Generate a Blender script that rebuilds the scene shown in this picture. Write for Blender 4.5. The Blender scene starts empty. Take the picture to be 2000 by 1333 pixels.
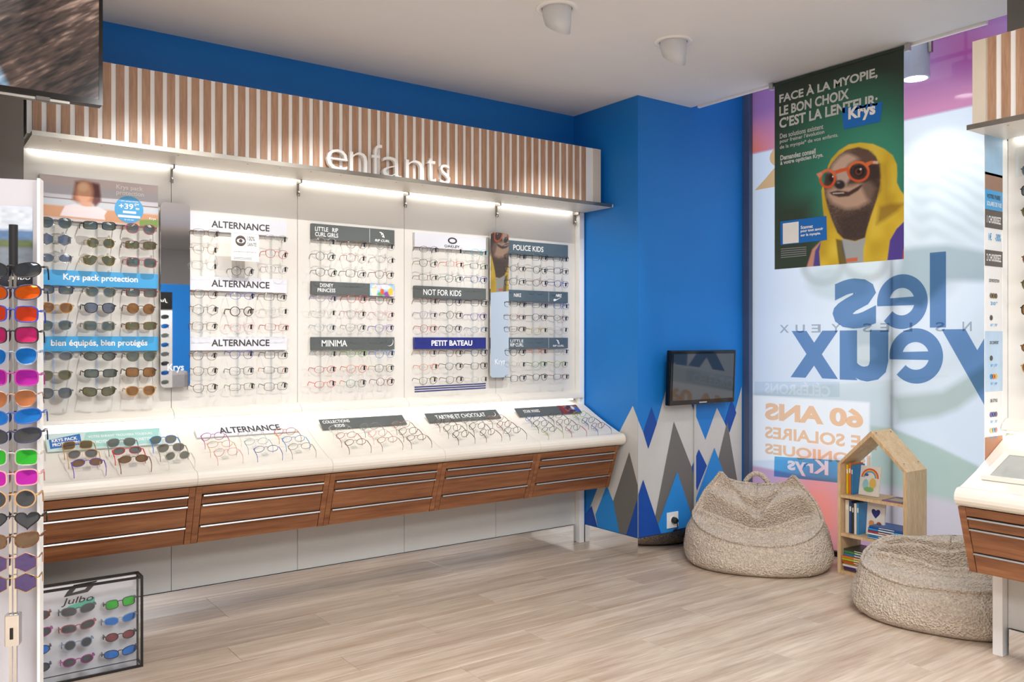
import bpy, math, random
import numpy as np
from mathutils import Vector, Matrix, noise as mnoise

random.seed(7)
R = math.radians
SC = bpy.context.scene
COL = SC.collection

# ------------------------------------------------------------------ camera
CH = 1.31                                   # lens height above the floor
CS, SN, FPX = .8097, .5868, 1656.0
cam_d = bpy.data.cameras.new('camera'); cam = bpy.data.objects.new('camera', cam_d); COL.objects.link(cam)
cam.location = (0, 0, CH); cam.rotation_euler = (R(90), 0, -math.atan2(SN, CS))
cam_d.sensor_width = 36; cam_d.lens = 36 * FPX / 2000; cam_d.clip_start = .05
SC.camera = cam

# ------------------------------------------------------------------ world, exposure, large lights
w = bpy.data.worlds.new('daylight'); SC.world = w; w.use_nodes = True
bg = w.node_tree.nodes['Background']; bg.inputs[0].default_value = (.93, .97, 1, 1); bg.inputs[1].default_value = .72
vs = SC.view_settings
vs.view_transform = 'Standard'; vs.look = 'None'; vs.exposure = 0.85; vs.gamma = 1; vs.use_curve_mapping = False
SC.cycles.use_denoising = True
SC.cycles.max_bounces = 8; SC.cycles.diffuse_bounces = 5; SC.cycles.glossy_bounces = 4
SC.cycles.transmission_bounces = 6; SC.cycles.transparent_max_bounces = 24
SC.cycles.caustics_reflective = False; SC.cycles.caustics_refractive = False
SC.cycles.sample_clamp_indirect = 6

FILL_PANELS = [(1.6, .6), (1.6, -1.6), (-1.2, .9), (-1.2, -1.6)]   # ceiling panels added out of view as general room fill
FILL_POWER = 37
SPOT_POWER = 35
STRIP_POWER = 4.5
STRIP_LOW = 2.6

# ------------------------------------------------------------------ helpers: pixel on a known plane -> point of the place
def ray(x, y):
    a = (x - 1000) / FPX
    return (SN + CS * a, CS - SN * a, (666.5 - y) / FPX)
def onY(x, y, Y):
    d = ray(x, y); t = Y / d[1]; return Vector((t * d[0], Y, CH + t * d[2]))
def onX(x, y, X):
    d = ray(x, y); t = X / d[0]; return Vector((X, t * d[1], CH + t * d[2]))

def lin(c):
    if isinstance(c, str):
        c = tuple(int(c[i:i + 2], 16) for i in (0, 2, 4))
    o = []
    for v in c[:3]:
        v = v / 255.0
        o.append(v / 12.92 if v <= .04045 else ((v + .055) / 1.055) ** 2.4)
    return tuple(o)

class MB:
    """collects vertices and faces of ONE mesh"""
    def __init__(s): s.v = []; s.f = []
    def add(s, vs_, fs):
        n = len(s.v); s.v += [tuple(p) for p in vs_]; s.f += [tuple(i + n for i in f) for f in fs]; return s
    def box(s, a, b):
        x0, y0, z0 = a; x1, y1, z1 = b
        return s.add([(x0,y0,z0),(x1,y0,z0),(x1,y1,z0),(x0,y1,z0),(x0,y0,z1),(x1,y0,z1),(x1,y1,z1),(x0,y1,z1)],
                     [(0,3,2,1),(4,5,6,7),(0,1,5,4),(1,2,6,5),(2,3,7,6),(3,0,4,7)])
    def chbox(s, a, b, c):
        """box with chamfered top edges"""
        x0, y0, z0 = a; x1, y1, z1 = b
        return s.add([(x0,y0,z0),(x1,y0,z0),(x1,y1,z0),(x0,y1,z0),(x0,y0,z1-c),(x1,y0,z1-c),(x1,y1,z1-c),(x0,y1,z1-c),
                      (x0+c,y0+c,z1),(x1-c,y0+c,z1),(x1-c,y1-c,z1),(x0+c,y1-c,z1)],
                     [(0,3,2,1),(0,1,5,4),(1,2,6,5),(2,3,7,6),(3,0,4,7),(4,5,9,8),(5,6,10,9),(6,7,11,10),(7,4,8,11),(8,9,10,11)])
    def prism(s, poly, axis, a, b):
        """extrude a 2D polygon along axis 'x','y','z' from a to b"""
        def P(p, t):
            return {'x': (t, p[0], p[1]), 'y': (p[0], t, p[1]), 'z': (p[0], p[1], t)}[axis]
        n = len(poly)
        vs_ = [P(p, a) for p in poly] + [P(p, b) for p in poly]
        return s.add(vs_, [tuple(range(n))[::-1], tuple(range(n, 2 * n))] + [(i, (i + 1) % n, n + (i + 1) % n, n + i) for i in range(n)])
    def tube(s, pts, r, n=8, closed=False):
        pts = [Vector(p) for p in pts]; m = len(pts); rings = []
        rr = r if isinstance(r, (list, tuple)) else [r] * m
        up = Vector((0, 0, 1)); prev = None
        for i, p in enumerate(pts):
            if closed: t = pts[(i + 1) % m] - pts[i - 1]
            else: t = pts[min(i + 1, m - 1)] - pts[max(i - 1, 0)]
            t.normalize()
            if prev is None:
                ref = up if abs(t.z) < .9 else Vector((1, 0, 0)); u = t.cross(ref).normalized()
            else:
                u = (prev - t * prev.dot(t)).normalized()
            prev = u; v_ = t.cross(u)
            rings.append([p + (u * math.cos(k * 2 * math.pi / n) + v_ * math.sin(k * 2 * math.pi / n)) * rr[i] for k in range(n)])
        fs = []
        for i in range(m if closed else m - 1):
            j = (i + 1) % m
            for k in range(n): fs.append((i * n + k, i * n + (k + 1) % n, j * n + (k + 1) % n, j * n + k))
        if not closed: fs += [tuple(range(n))[::-1], tuple((m - 1) * n + k for k in range(n))]
        return s.add([p for r_ in rings for p in r_], fs)
    def lathe(s, prof, c=(0, 0, 0), n=32):
        vs_ = []; fs = []; m = len(prof)
        for r_, z in prof:
            vs_ += [(c[0] + r_ * math.cos(k * 2 * math.pi / n), c[1] + r_ * math.sin(k * 2 * math.pi / n), c[2] + z) for k in range(n)]
        for i in range(m - 1):
            for k in range(n): fs.append((i * n + k, i * n + (k + 1) % n, (i + 1) * n + (k + 1) % n, (i + 1) * n + k))
        return s.add(vs_, fs)
    def mesh(s, name, smooth=False):
        me = bpy.data.meshes.new(name); me.from_pydata(s.v, [], s.f); me.validate()
        if smooth: me.polygons.foreach_set('use_smooth', [True] * len(me.polygons))
        return me

def obj(name, mb, mat=None, parent=None, loc=(0, 0, 0), rot=(0, 0, 0), smooth=False, bevel=0, angle=False):
    me = mb.mesh(name, smooth) if isinstance(mb, MB) else mb
    if mat is not None and not me.materials: me.materials.append(mat)
    o = bpy.data.objects.new(name, me); COL.objects.link(o)
    o.location = loc; o.rotation_euler = rot
    if parent is not None: o.parent = parent
    if bevel:
        m = o.modifiers.new('bevel', 'BEVEL'); m.width = bevel; m.segments = 2; m.limit_method = 'ANGLE'
    return o
def tag(o, label, cat, group=None):
    o['label'] = label; o['category'] = cat
    if group: o['group'] = group
    return o
def thing(name, label, cat, loc=(0, 0, 0), rot=(0, 0, 0), group=None):
    o = bpy.data.objects.new(name, None); COL.objects.link(o); o.empty_display_size = .05
    o.location = loc; o.rotation_euler = rot
    return tag(o, label, cat, group)
def struct(name, mb, mat, label, cat, parent=None, **k):
    o = obj(name, mb, mat, parent, **k)
    if parent is None: o['kind'] = 'structure'; tag(o, label, cat)
    return o

# ------------------------------------------------------------------ materials
def new_mat(name):
    m = bpy.data.materials.new(name); m.use_nodes = True
    return m, m.node_tree, m.node_tree.nodes['Principled BSDF']
def noise_fac(nt, scale, detail=4, vec=None, stretch=(1, 1, 1), rough=.55):
    tc = nt.nodes.new('ShaderNodeTexCoord'); mp = nt.nodes.new('ShaderNodeMapping'); no = nt.nodes.new('ShaderNodeTexNoise')
    mp.inputs['Scale'].default_value = stretch; no.inputs['Scale'].default_value = scale; no.inputs['Detail'].default_value = detail
    no.inputs['Roughness'].default_value = rough
    nt.links.new(tc.outputs['Object'], mp.inputs[0]); nt.links.new(mp.outputs[0], no.inputs['Vector'])
    return no, mp, tc
def plain(name, col, rough=.5, metal=0, var=.06, scale=12, bump=0, spec=.5, alpha=None, coat=0):
    m, nt, b = new_mat(name)
    c = lin(col)
    no, _, _ = noise_fac(nt, scale)
    rp = nt.nodes.new('ShaderNodeValToRGB')
    rp.color_ramp.elements[0].position = .3; rp.color_ramp.elements[1].position = .7
    rp.color_ramp.elements[0].color = (*[max(0, v * (1 - var)) for v in c], 1); rp.color_ramp.elements[1].color = (*[min(1, v * (1 + var)) for v in c], 1)
    nt.links.new(no.outputs['Fac'], rp.inputs[0]); nt.links.new(rp.outputs[0], b.inputs['Base Color'])
    b.inputs['Roughness'].default_value = rough; b.inputs['Metallic'].default_value = metal; b.inputs['Specular IOR Level'].default_value = spec
    if coat: b.inputs['Coat Weight'].default_value = coat
    if bump:
        bp = nt.nodes.new('ShaderNodeBump'); bp.inputs['Strength'].default_value = bump; bp.inputs['Distance'].default_value = .002
        n2, _, _ = noise_fac(nt, scale * 12, 3); nt.links.new(n2.outputs['Fac'], bp.inputs['Height']); nt.links.new(bp.outputs[0], b.inputs['Normal'])
    return m
def wood(name, dark, light, stretch, scale=6, rough=.45, per_object=0.0, knots=False):
    m, nt, b = new_mat(name)
    no, mp, tc = noise_fac(nt, scale, 6, stretch=stretch, rough=.6)
    oi = nt.nodes.new('ShaderNodeObjectInfo')
    mul = nt.nodes.new('ShaderNodeVectorMath'); mul.operation = 'SCALE'; mul.inputs[3].default_value = 37.0
    cmb = nt.nodes.new('ShaderNodeCombineXYZ')
    for i in range(3): nt.links.new(oi.outputs['Random'], cmb.inputs[i])
    nt.links.new(cmb.outputs[0], mul.inputs[0]); nt.links.new(mul.outputs[0], mp.inputs['Location'])
    rp = nt.nodes.new('ShaderNodeValToRGB'); rp.color_ramp.elements[0].position = .32; rp.color_ramp.elements[1].position = .68
    rp.color_ramp.elements[0].color = (*lin(dark), 1); rp.color_ramp.elements[1].color = (*lin(light), 1)
    nt.links.new(no.outputs['Fac'], rp.inputs[0])
    n2 = nt.nodes.new('ShaderNodeTexNoise'); n2.inputs['Scale'].default_value = scale * 5; n2.inputs['Detail'].default_value = 3
    nt.links.new(mp.outputs[0], n2.inputs['Vector'])
    mx = nt.nodes.new('ShaderNodeMix'); mx.data_type = 'RGBA'; mx.blend_type = 'MULTIPLY'; mx.inputs[0].default_value = .35
    r2 = nt.nodes.new('ShaderNodeValToRGB'); r2.color_ramp.elements[0].position = .35; r2.color_ramp.elements[0].color = (.55, .5, .45, 1)
    r2.color_ramp.elements[1].position = .6
    nt.links.new(n2.outputs['Fac'], r2.inputs[0]); nt.links.new(rp.outputs[0], mx.inputs[6]); nt.links.new(r2.outputs[0], mx.inputs[7])
    last = mx.outputs[2]
    if per_object:
        hs = nt.nodes.new('ShaderNodeHueSaturation'); mr = nt.nodes.new('ShaderNodeMapRange')
        mr.inputs[3].default_value = 1 - per_object; mr.inputs[4].default_value = 1 + per_object
        nt.links.new(oi.outputs['Random'], mr.inputs[0]); nt.links.new(mr.outputs[0], hs.inputs['Value']); nt.links.new(last, hs.inputs['Color'])
        last = hs.outputs[0]
    nt.links.new(last, b.inputs['Base Color']); b.inputs['Roughness'].default_value = rough
    return m
def vcol_mat(name, rough=.45, emit=0):
    m, nt, b = new_mat(name)
    at = nt.nodes.new('ShaderNodeVertexColor'); at.layer_name = 'print'
    nt.links.new(at.outputs[0], b.inputs['Base Color']); b.inputs['Roughness'].default_value = rough
    if emit:
        nt.links.new(at.outputs[0], b.inputs['Emission Color']); b.inputs['Emission Strength'].default_value = emit
        b.inputs['Base Color'].default_value = (.01, .01, .01, 1)
        nt.links.remove(b.inputs['Base Color'].links[0])
    return m
def emit_mat(name, col, st):
    m, nt, b = new_mat(name)
    b.inputs['Base Color'].default_value = (.8, .8, .8, 1)
    b.inputs['Emission Color'].default_value = (*col, 1); b.inputs['Emission Strength'].default_value = st
    return m
def mix_mat(name, trans_col, gloss_col, fac, rough=.03, diffuse=None, dfac=0):
    """tinted see-through sheet with a shine"""
    m = bpy.data.materials.new(name); m.use_nodes = True; nt = m.node_tree; nt.nodes.clear()
    out = nt.nodes.new('ShaderNodeOutputMaterial'); tr = nt.nodes.new('ShaderNodeBsdfTransparent'); gl = nt.nodes.new('ShaderNodeBsdfGlossy')
    tr.inputs[0].default_value = (*trans_col, 1); gl.inputs[0].default_value = (*gloss_col, 1); gl.inputs['Roughness'].default_value = rough
    mx = nt.nodes.new('ShaderNodeMixShader'); mx.inputs[0].default_value = fac
    nt.links.new(tr.outputs[0], mx.inputs[1]); nt.links.new(gl.outputs[0], mx.inputs[2]); last = mx
    if diffuse:
        df = nt.nodes.new('ShaderNodeBsdfDiffuse'); df.inputs[0].default_value = (*diffuse, 1)
        m2 = nt.nodes.new('ShaderNodeMixShader'); m2.inputs[0].default_value = dfac
        nt.links.new(mx.outputs[0], m2.inputs[1]); nt.links.new(df.outputs[0], m2.inputs[2]); last = m2
    nt.links.new(last.outputs[0], out.inputs[0])
    return m
def tint_mat(name, col):
    m = bpy.data.materials.new(name); m.use_nodes = True; nt = m.node_tree; nt.nodes.clear()
    out = nt.nodes.new('ShaderNodeOutputMaterial'); tr = nt.nodes.new('ShaderNodeBsdfTransparent'); tr.inputs[0].default_value = (*lin(col), 1)
    nt.links.new(tr.outputs[0], out.inputs[0]); return m

M = {}
M['ceiling'] = plain('ceiling_paint', 'e4e4e4', .9, var=.015, scale=3, bump=.05)
M['blue'] = plain('blue_paint', '0c7ad0', .55, var=.02, scale=4, bump=.05)
M['white_wall'] = plain('white_paint', 'e6e4e0', .8, var=.02, scale=3)
M['grey_dark'] = plain('charcoal_paint', '706e69', .7, var=.04, scale=4)
M['cream'] = plain('cream_laminate', 'e2dcd1', .32, var=.012, scale=5)
M['panel'] = plain('panel_laminate', 'dad7d0', .4, var=.012, scale=4)
M['lowpanel'] = plain('grey_white_laminate', 'd2d4d0', .4, var=.012, scale=4)
M['white'] = plain('white_lacquer', 'f2f2f0', .4, var=.01)
M['beige'] = plain('beige_laminate', 'd8cdbb', .5, var=.02)
M['oak'] = wood('light_oak_laminate', 'bfa892', 'e4d4c1', (.35, 5, 5), 3.2, .38, per_object=.06)
M['walnut'] = wood('walnut_veneer', '74452a', 'a26d48', (.5, 6, 9), 4, .38, per_object=.04)
M['slat'] = wood('beech_slat', 'ab8467', 'c39d80', (8, 8, .6), 5, .5)
M['pine'] = wood('pine_board', 'd6b183', 'e6c99f', (5, 5, .7), 5, .5)
M['alu'] = plain('brushed_aluminium', 'c4c4c3', .45, 1, .04, 30)
M['chrome'] = plain('chrome', 'dddddd', .12, 1, .02)
M['steel'] = plain('satin_steel', '9a958c', .35, 1, .05)
M['black'] = plain('black_plastic', '141414', .4, var=.1)
M['black_frame'] = plain('black_metal_frame', '1c1a19', .45, var=.1)
M['glossblack'] = plain('gloss_black_bezel', '060607', .12, var=.05)
M['mirror'] = plain('mirror_silver', 'eeeeee', .015, 1, .0)
M['tag'] = plain('black_tag', '0c0c0c', .5)
M['paper'] = plain('white_paper', 'efefec', .7, var=.02)
M['sign_grey'] = plain('sign_grey', '575c5b', .4, var=.02)
M['sign_slate'] = plain('sign_slate', '55656f', .4, var=.02)
M['sign_white'] = plain('sign_white', 'd8dae2', .4, var=.01)
M['sign_navy'] = plain('sign_navy', '232b7c', .4, var=.02)
M['sign_blue'] = plain('sign_sky_blue', '3fa3dc', .4, var=.02)
M['krys_blue'] = plain('poster_blue', '0f6fc6', .45, var=.02)
M['ink_white'] = plain('white_ink', 'f4f4f2', .5, var=.01)
M['ink_dark'] = plain('dark_ink', '3a3533', .5, var=.02)
M['ink_black'] = plain('black_ink', '151515', .5, var=.02)
M['ink_grey'] = plain('grey_ink', '8c8f92', .5, var=.02)
M['teal'] = plain('teal_print', '5fc7a8', .5, var=.03)
M['aqua'] = plain('aqua_print', 'c9dfdc', .5, var=.03)
M['tri_grey'] = plain('paint_light_grey', 'c9c9c6', .6, var=.02)
M['tri_dgrey'] = plain('paint_dark_grey', '6c6b68', .6, var=.02)
M['tri_dblue'] = plain('paint_dark_blue', '0a4aa5', .6, var=.02)
M['tri_lblue'] = plain('paint_light_blue', '2389d8', .6, var=.02)
M['print'] = vcol_mat('poster_print', .5)
M['acrylic'] = mix_mat('clear_acrylic', (.96, .97, .97), (1, 1, 1), .10)
M['glass'] = mix_mat('clear_glass', (.98, .985, .985), (1, 1, 1), .03)
M['lens_clear'] = mix_mat('demo_lens', (.985, .99, .99), (1, 1, 1), .035)
M['hood_grey'] = plain('hood_grey', 'd4d8dc', .5, var=.01)
M['etched'] = plain('etched_white', 'd9e2ea', .6)

# ------------------------------------------------------------------ lettering
def text_geo(s, bold=0.0, res=3):
    cu = bpy.data.curves.new('t', 'FONT'); cu.body = s; cu.size = 1; cu.offset = bold; cu.resolution_u = 6 if bold > .04 else res; cu.fill_mode = 'FRONT'
    o = bpy.data.objects.new('t', cu); COL.objects.link(o)
    dg = bpy.context.evaluated_depsgraph_get()
    me = bpy.data.meshes.new_from_object(o.evaluated_get(dg))
    n = len(me.vertices); co = np.empty(n * 3); me.vertices.foreach_get('co', co); co = co.reshape(n, 3)
    fs = [tuple(p.vertices) for p in me.polygons]
    bpy.data.meshes.remove(me); bpy.data.objects.remove(o); bpy.data.curves.remove(cu)
    return co, fs
def lettering(s, o, U, V, w_=None, h_=None, mat=None, parent=None, bold=.012, thick=0, name='lettering', shear=0, italic=0):
    """text whose bounding box starts at o and spans w_ along U and h_ along V (either may be None to keep its proportion)"""
    co, fs = text_geo(s, bold)
    if len(co) == 0: return None
    mn = co.min(0); sz = co.max(0) - mn; p = (co - mn)
    sx = (w_ / sz[0]) if w_ else (h_ / sz[1]); sy = (h_ / sz[1]) if h_ else sx
    o = Vector(o); U = Vector(U).normalized(); V = Vector(V).normalized(); N = U.cross(V)
    vs_ = [o + U * (q[0] * sx + italic * q[1] * sy) + V * (q[1] * sy + shear * q[0] * sx) for q in p]
    mb = MB()
    if thick:
        n = len(vs_)
        # boundary edges give the side walls
        cnt = {}
        for f in fs:
            for a, b in zip(f, f[1:] + f[:1]):
                k = (min(a, b), max(a, b)); cnt.setdefault(k, []).append((a, b))
        back = [v - N * thick for v in vs_]
        side = [(b, a, a + n, b + n) for k, l in cnt.items() if len(l) == 1 for a, b in l]
        mb.add(vs_ + back, fs + [tuple(i + n for i in f[::-1]) for f in fs] + side)
    else:
        mb.add(vs_, fs)
    return obj(name, mb, mat, parent)
def patch(name, pts, mat, parent=None):
    mb = MB(); mb.add(pts, [tuple(range(len(pts)))]); return obj(name, mb, mat, parent)

# ------------------------------------------------------------------ painted prints (colour attribute on a fine grid)
def soft(Px, Py, poly, blur):
    """0..1 mask of a polygon with a soft edge"""
    poly = np.array(poly, float); n = len(poly); inside = np.zeros(Px.shape, bool); d2 = np.full(Px.shape, 1e18)
    for i in range(n):
        x0, y0 = poly[i]; x1, y1 = poly[(i + 1) % n]
        cond = ((y0 > Py) != (y1 > Py))
        with np.errstate(divide='ignore', invalid='ignore'):
            xi = (x1 - x0) * (Py - y0) / ((y1 - y0) if y1 != y0 else 1e-9) + x0
        inside ^= cond & (Px < xi)
        ex, ey = x1 - x0, y1 - y0; L = ex * ex + ey * ey + 1e-12
        t = np.clip(((Px - x0) * ex + (Py - y0) * ey) / L, 0, 1)
        d2 = np.minimum(d2, (Px - x0 - t * ex) ** 2 + (Py - y0 - t * ey) ** 2)
    d = np.sqrt(d2) * np.where(inside, 1, -1)
    return np.clip(.5 + d / max(blur, 1e-6), 0, 1)
def ell(Px, Py, cx, cy, rx, ry, blur, rot=0):
    c, s_ = math.cos(R(rot)), math.sin(R(rot)); x = (Px - cx) * c + (Py - cy) * s_; y = -(Px - cx) * s_ + (Py - cy) * c
    r = np.sqrt((x / rx) ** 2 + (y / ry) ** 2); return np.clip(.5 + (1 - r) * min(rx, ry) / max(blur, 1e-6), 0, 1)
def put(img, mask, col):
    c = np.array(lin(col)); img += (c - img) * mask[..., None]
def grid_noise(shape, cells, seed):
    rs = np.random.RandomState(seed); a = rs.rand(cells[0] + 2, cells[1] + 2)
    y = np.linspace(0, cells[0], shape[0]); x = np.linspace(0, cells[1], shape[1])
    yi = y.astype(int); xi = x.astype(int); fy = (y - yi)[:, None]; fx = (x - xi)[None]
    fy = fy * fy * (3 - 2 * fy); fx = fx * fx * (3 - 2 * fx)
    return (a[yi][:, xi] * (1 - fy) * (1 - fx) + a[yi + 1][:, xi] * fy * (1 - fx) + a[yi][:, xi + 1] * (1 - fy) * fx + a[yi + 1][:, xi + 1] * fy * fx)
def painted(name, o, U, V, w_, h_, nx, ny, fn, mat, parent=None):
    """grid from o spanning w_ U, h_ V (V up); fn(points[ny,nx,3]) -> linear rgb"""
    o = np.array(o, float); U = np.array(U, float); V = np.array(V, float)
    u = np.linspace(0, w_, nx); v = np.linspace(0, h_, ny)
    P = o + u[None, :, None] * U + v[:, None, None] * V
    rgb = fn(P)
    me = bpy.data.meshes.new(name)
    idx = np.arange(nx * ny).reshape(ny, nx)
    q = np.stack([idx[:-1, :-1], idx[:-1, 1:], idx[1:, 1:], idx[1:, :-1]], -1).reshape(-1, 4)
    me.from_pydata(P.reshape(-1, 3).tolist(), [], q.tolist())
    ca = me.color_attributes.new('print', 'FLOAT_COLOR', 'POINT')
    full = np.ones((nx * ny, 4)); full[:, :3] = np.clip(rgb.reshape(-1, 3), 0, 1)
    ca.data.foreach_set('color', full.ravel())
    me.materials.append(mat)
    return obj(name, me, None, parent)
def pix(P):
    """where the points of a print fall in the photograph (used to lay out what is printed)"""
    d = P - np.array([0, 0, CH]); xc = CS * d[..., 0] - SN * d[..., 1]; zc = SN * d[..., 0] + CS * d[..., 1]
    return 1000 + FPX * xc / zc, 666.5 - FPX * d[..., 2] / zc

# ================================================================== THE ROOM
YB, YP, XC, YT, XW, ZC, XE = 4.31, 4.24, 3.63, 3.71, 4.64, 2.80, 4.10   # back wall, display panel, column side, screen wall, window, ceiling, ceiling edge
struct('floor', MB().box((-5, -6, -.06), (5, 4.6, -.012)), M['oak'], 'light oak plank floor of the shop', 'floor')
FLOOR = bpy.data.objects['floor']
pw = .192
long_plank = MB().chbox((0, 0, 0), (1.285, pw - .0012, .012), .0012).mesh('plank'); long_plank.materials.append(M['oak'])
row = 0; y = YB - .08
while y > -.6:
    x = -1.3 - (row * .47) % 1.28
    while x < XW:
        y1 = y - pw
        if x + 1.285 > XW - .02:
            L = XW - .02 - x
            if L > .05: obj('plank', MB().chbox((0, 0, 0), (L, pw - .0012, .012), .0012), M['oak'], FLOOR, (x, y1, -.012))
        else: obj('plank', long_plank, None, FLOOR, (x, y1, -.012))
        x += 1.2865
    y -= pw; row += 1
struct('ceiling', MB().box((-5, -6, ZC), (XE, 4.6, ZC + .12)), M['ceiling'], 'matt off-white ceiling above the whole shop', 'ceiling')
struct('ceiling_recess', MB().box((XE, -6, 3.16), (4.9, 4.6, 3.24)), M['ceiling'], 'raised ceiling strip along the window', 'ceiling')
struct('wall_back', MB().box((-5, YB, 0), (XC, YB + .12, ZC)), M['blue'], 'deep blue wall above the striped display header', 'wall')
struct('wall_left', MB().box((-5.1, -6, 0), (-5, 4.5, ZC)), M['white_wall'], 'white side wall far to the left of the shop', 'wall')
struct('wall_rear', MB().box((-5, -6.1, 0), (4.9, -6, 3.2)), M['white_wall'], 'white wall at the rear of the shop', 'wall')
struct('wall_right', MB().box((XW, -6, 0), (XW + .12, .2, 3.2)), M['white_wall'], 'white wall beyond the end of the window', 'wall')
col_o = struct('wall_column', MB().box((XC, YT, 0), (XW + .3, 4.5, 3.2)), M['blue'], 'bright blue wall projection painted with mountain triangles', 'wall')
struct('wall_pillar_left', MB().box((-1.2, 3.86, 0), (.405, YB, ZC)), M['grey_dark'], 'dark grey pillar beside the left end of the display', 'pillar')
struct('wall_pillar_right', MB().box((3.80, -.5, 0), (3.92, 1.675, ZC + .3)), M['grey_dark'], 'dark grey pillar behind the right-hand display', 'pillar')
struct('wall_partition', MB().box((.9, -3.4, 0), (4.4, -3.3, 2.06)), M['blue'], 'blue partition wall behind the viewpoint seen in the mirror', 'wall')

# painted mountains: (plane, colour, points in the photograph)
def c3(x, y): return (1120 + x * .3602, 660 + y * .3601)
TR = [('Y', 'tri_grey', [(352, 445), (378, 515), (405, 605), (452, 465), (497, 300), (520, 215), (575, 215), (640, 365), (715, 555), (778, 380), (845, 515), (935, 265), (968, 180), (968, 1000), (352, 1094)]),
      ('Y', 'tri_dblue', [(423, 375), (452, 465), (405, 605), (378, 515)]),
      ('Y', 'tri_dblue', [(858, 335), (882, 408), (845, 515), (818, 455)]),
      ('Y', 'tri_dgrey', [(543, 455), (662, 760), (655, 1030), (462, 1072), (441, 975)]),
      ('Y', 'tri_dblue', [(678, 605), (722, 695), (668, 830), (640, 700)]),
      ('Y', 'tri_dgrey', [(832, 458), (890, 800), (890, 1000), (800, 1000), (785, 655)]),
      ('Y', 'tri_lblue', [(762, 597), (838, 800), (860, 1000), (640, 1035), (660, 880)]),
      ('Y', 'tri_lblue', [(560, 725), (634, 950), (634, 1034), (452, 1074), (458, 1010)]),
      ('Y', 'tri_dblue', [(352, 850), (375, 770), (472, 1070), (352, 1094)]),
      ('Y', 'tri_dblue', [(838, 768), (850, 800), (828, 800)]),
      ('X', 'tri_grey', [(322, 370), (348, 440), (348, 1092), (66, 1022), (66, 985), (245, 520)]),
      ('X', 'tri_dgrey', [(303, 620), (348, 800), (348, 872), (288, 1075), (248, 1065), (215, 890)]),
      ('X', 'tri_lblue', [(182, 800), (217, 890), (250, 1066), (132, 1034), (120, 960)]),
      ('X', 'tri_dblue', [(100, 912), (132, 1036), (66, 1020), (66, 955)]),
      ('X', 'tri_dblue', [(348, 872), (348, 1092), (288, 1077)])]
zmin = .118
for k, (pl, mt, pts) in enumerate(TR):
    off = .0006 * (1 + k % 10)
    P = []
    for q in pts:
        p = onY(*c3(*q), YT) if pl == 'Y' else onX(*c3(*q), XC)
        p.z = max(p.z, zmin)
        if pl == 'Y' and q[0] <= 353: p.x = XC
        if pl == 'X' and q[0] >= 347: p.y = YT
        if pl == 'Y': p.y = YT - off; p.x = min(p.x, XW - .045)
        else: p.x = XC - off
        P.append(p)
    patch('painted_triangle', P if pl == 'Y' else P, M[mt], col_o)
# mirrored plinths
b1 = struct('baseboard_column', MB().box((XC, YT - .005, 0), (XW - .05, YT + .004, .115)), M['mirror'], 'mirror-finish baseboard at the foot of the blue screen wall', 'baseboard')
b2 = struct('baseboard_column_side', MB().box((XC - .005, YT - .005, 0), (XC, YB, .1149)), M['mirror'], 'mirror-finish baseboard on the short side of the blue wall', 'baseboard')
b3 = struct('baseboard_display', MB().box((.41, YP - .012, 0), (3.565, YP + .02, .112)), M['mirror'], 'mirror-finish baseboard below the long display', 'baseboard')
# ------------------------------------------------------------------ shop window with printed film
film = bpy.data.materials.new('printed_window_film'); film.use_nodes = True; nt = film.node_tree; nt.nodes.clear()
out = nt.nodes.new('ShaderNodeOutputMaterial'); at = nt.nodes.new('ShaderNodeVertexColor'); at.layer_name = 'print'
tl = nt.nodes.new('ShaderNodeBsdfTranslucent'); df = nt.nodes.new('ShaderNodeBsdfDiffuse'); mx = nt.nodes.new('ShaderNodeMixShader'); mx.inputs[0].default_value = .35
gl = nt.nodes.new('ShaderNodeBsdfGlossy'); gl.inputs['Roughness'].default_value = .08; m2 = nt.nodes.new('ShaderNodeMixShader'); m2.inputs[0].default_value = .04
nt.links.new(at.outputs[0], tl.inputs[0]); nt.links.new(at.outputs[0], df.inputs[0]); nt.links.new(tl.outputs[0], mx.inputs[1]); nt.links.new(df.outputs[0], mx.inputs[2])
nt.links.new(mx.outputs[0], m2.inputs[1]); nt.links.new(gl.outputs[0], m2.inputs[2]); nt.links.new(m2.outputs[0], out.inputs[0])
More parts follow.
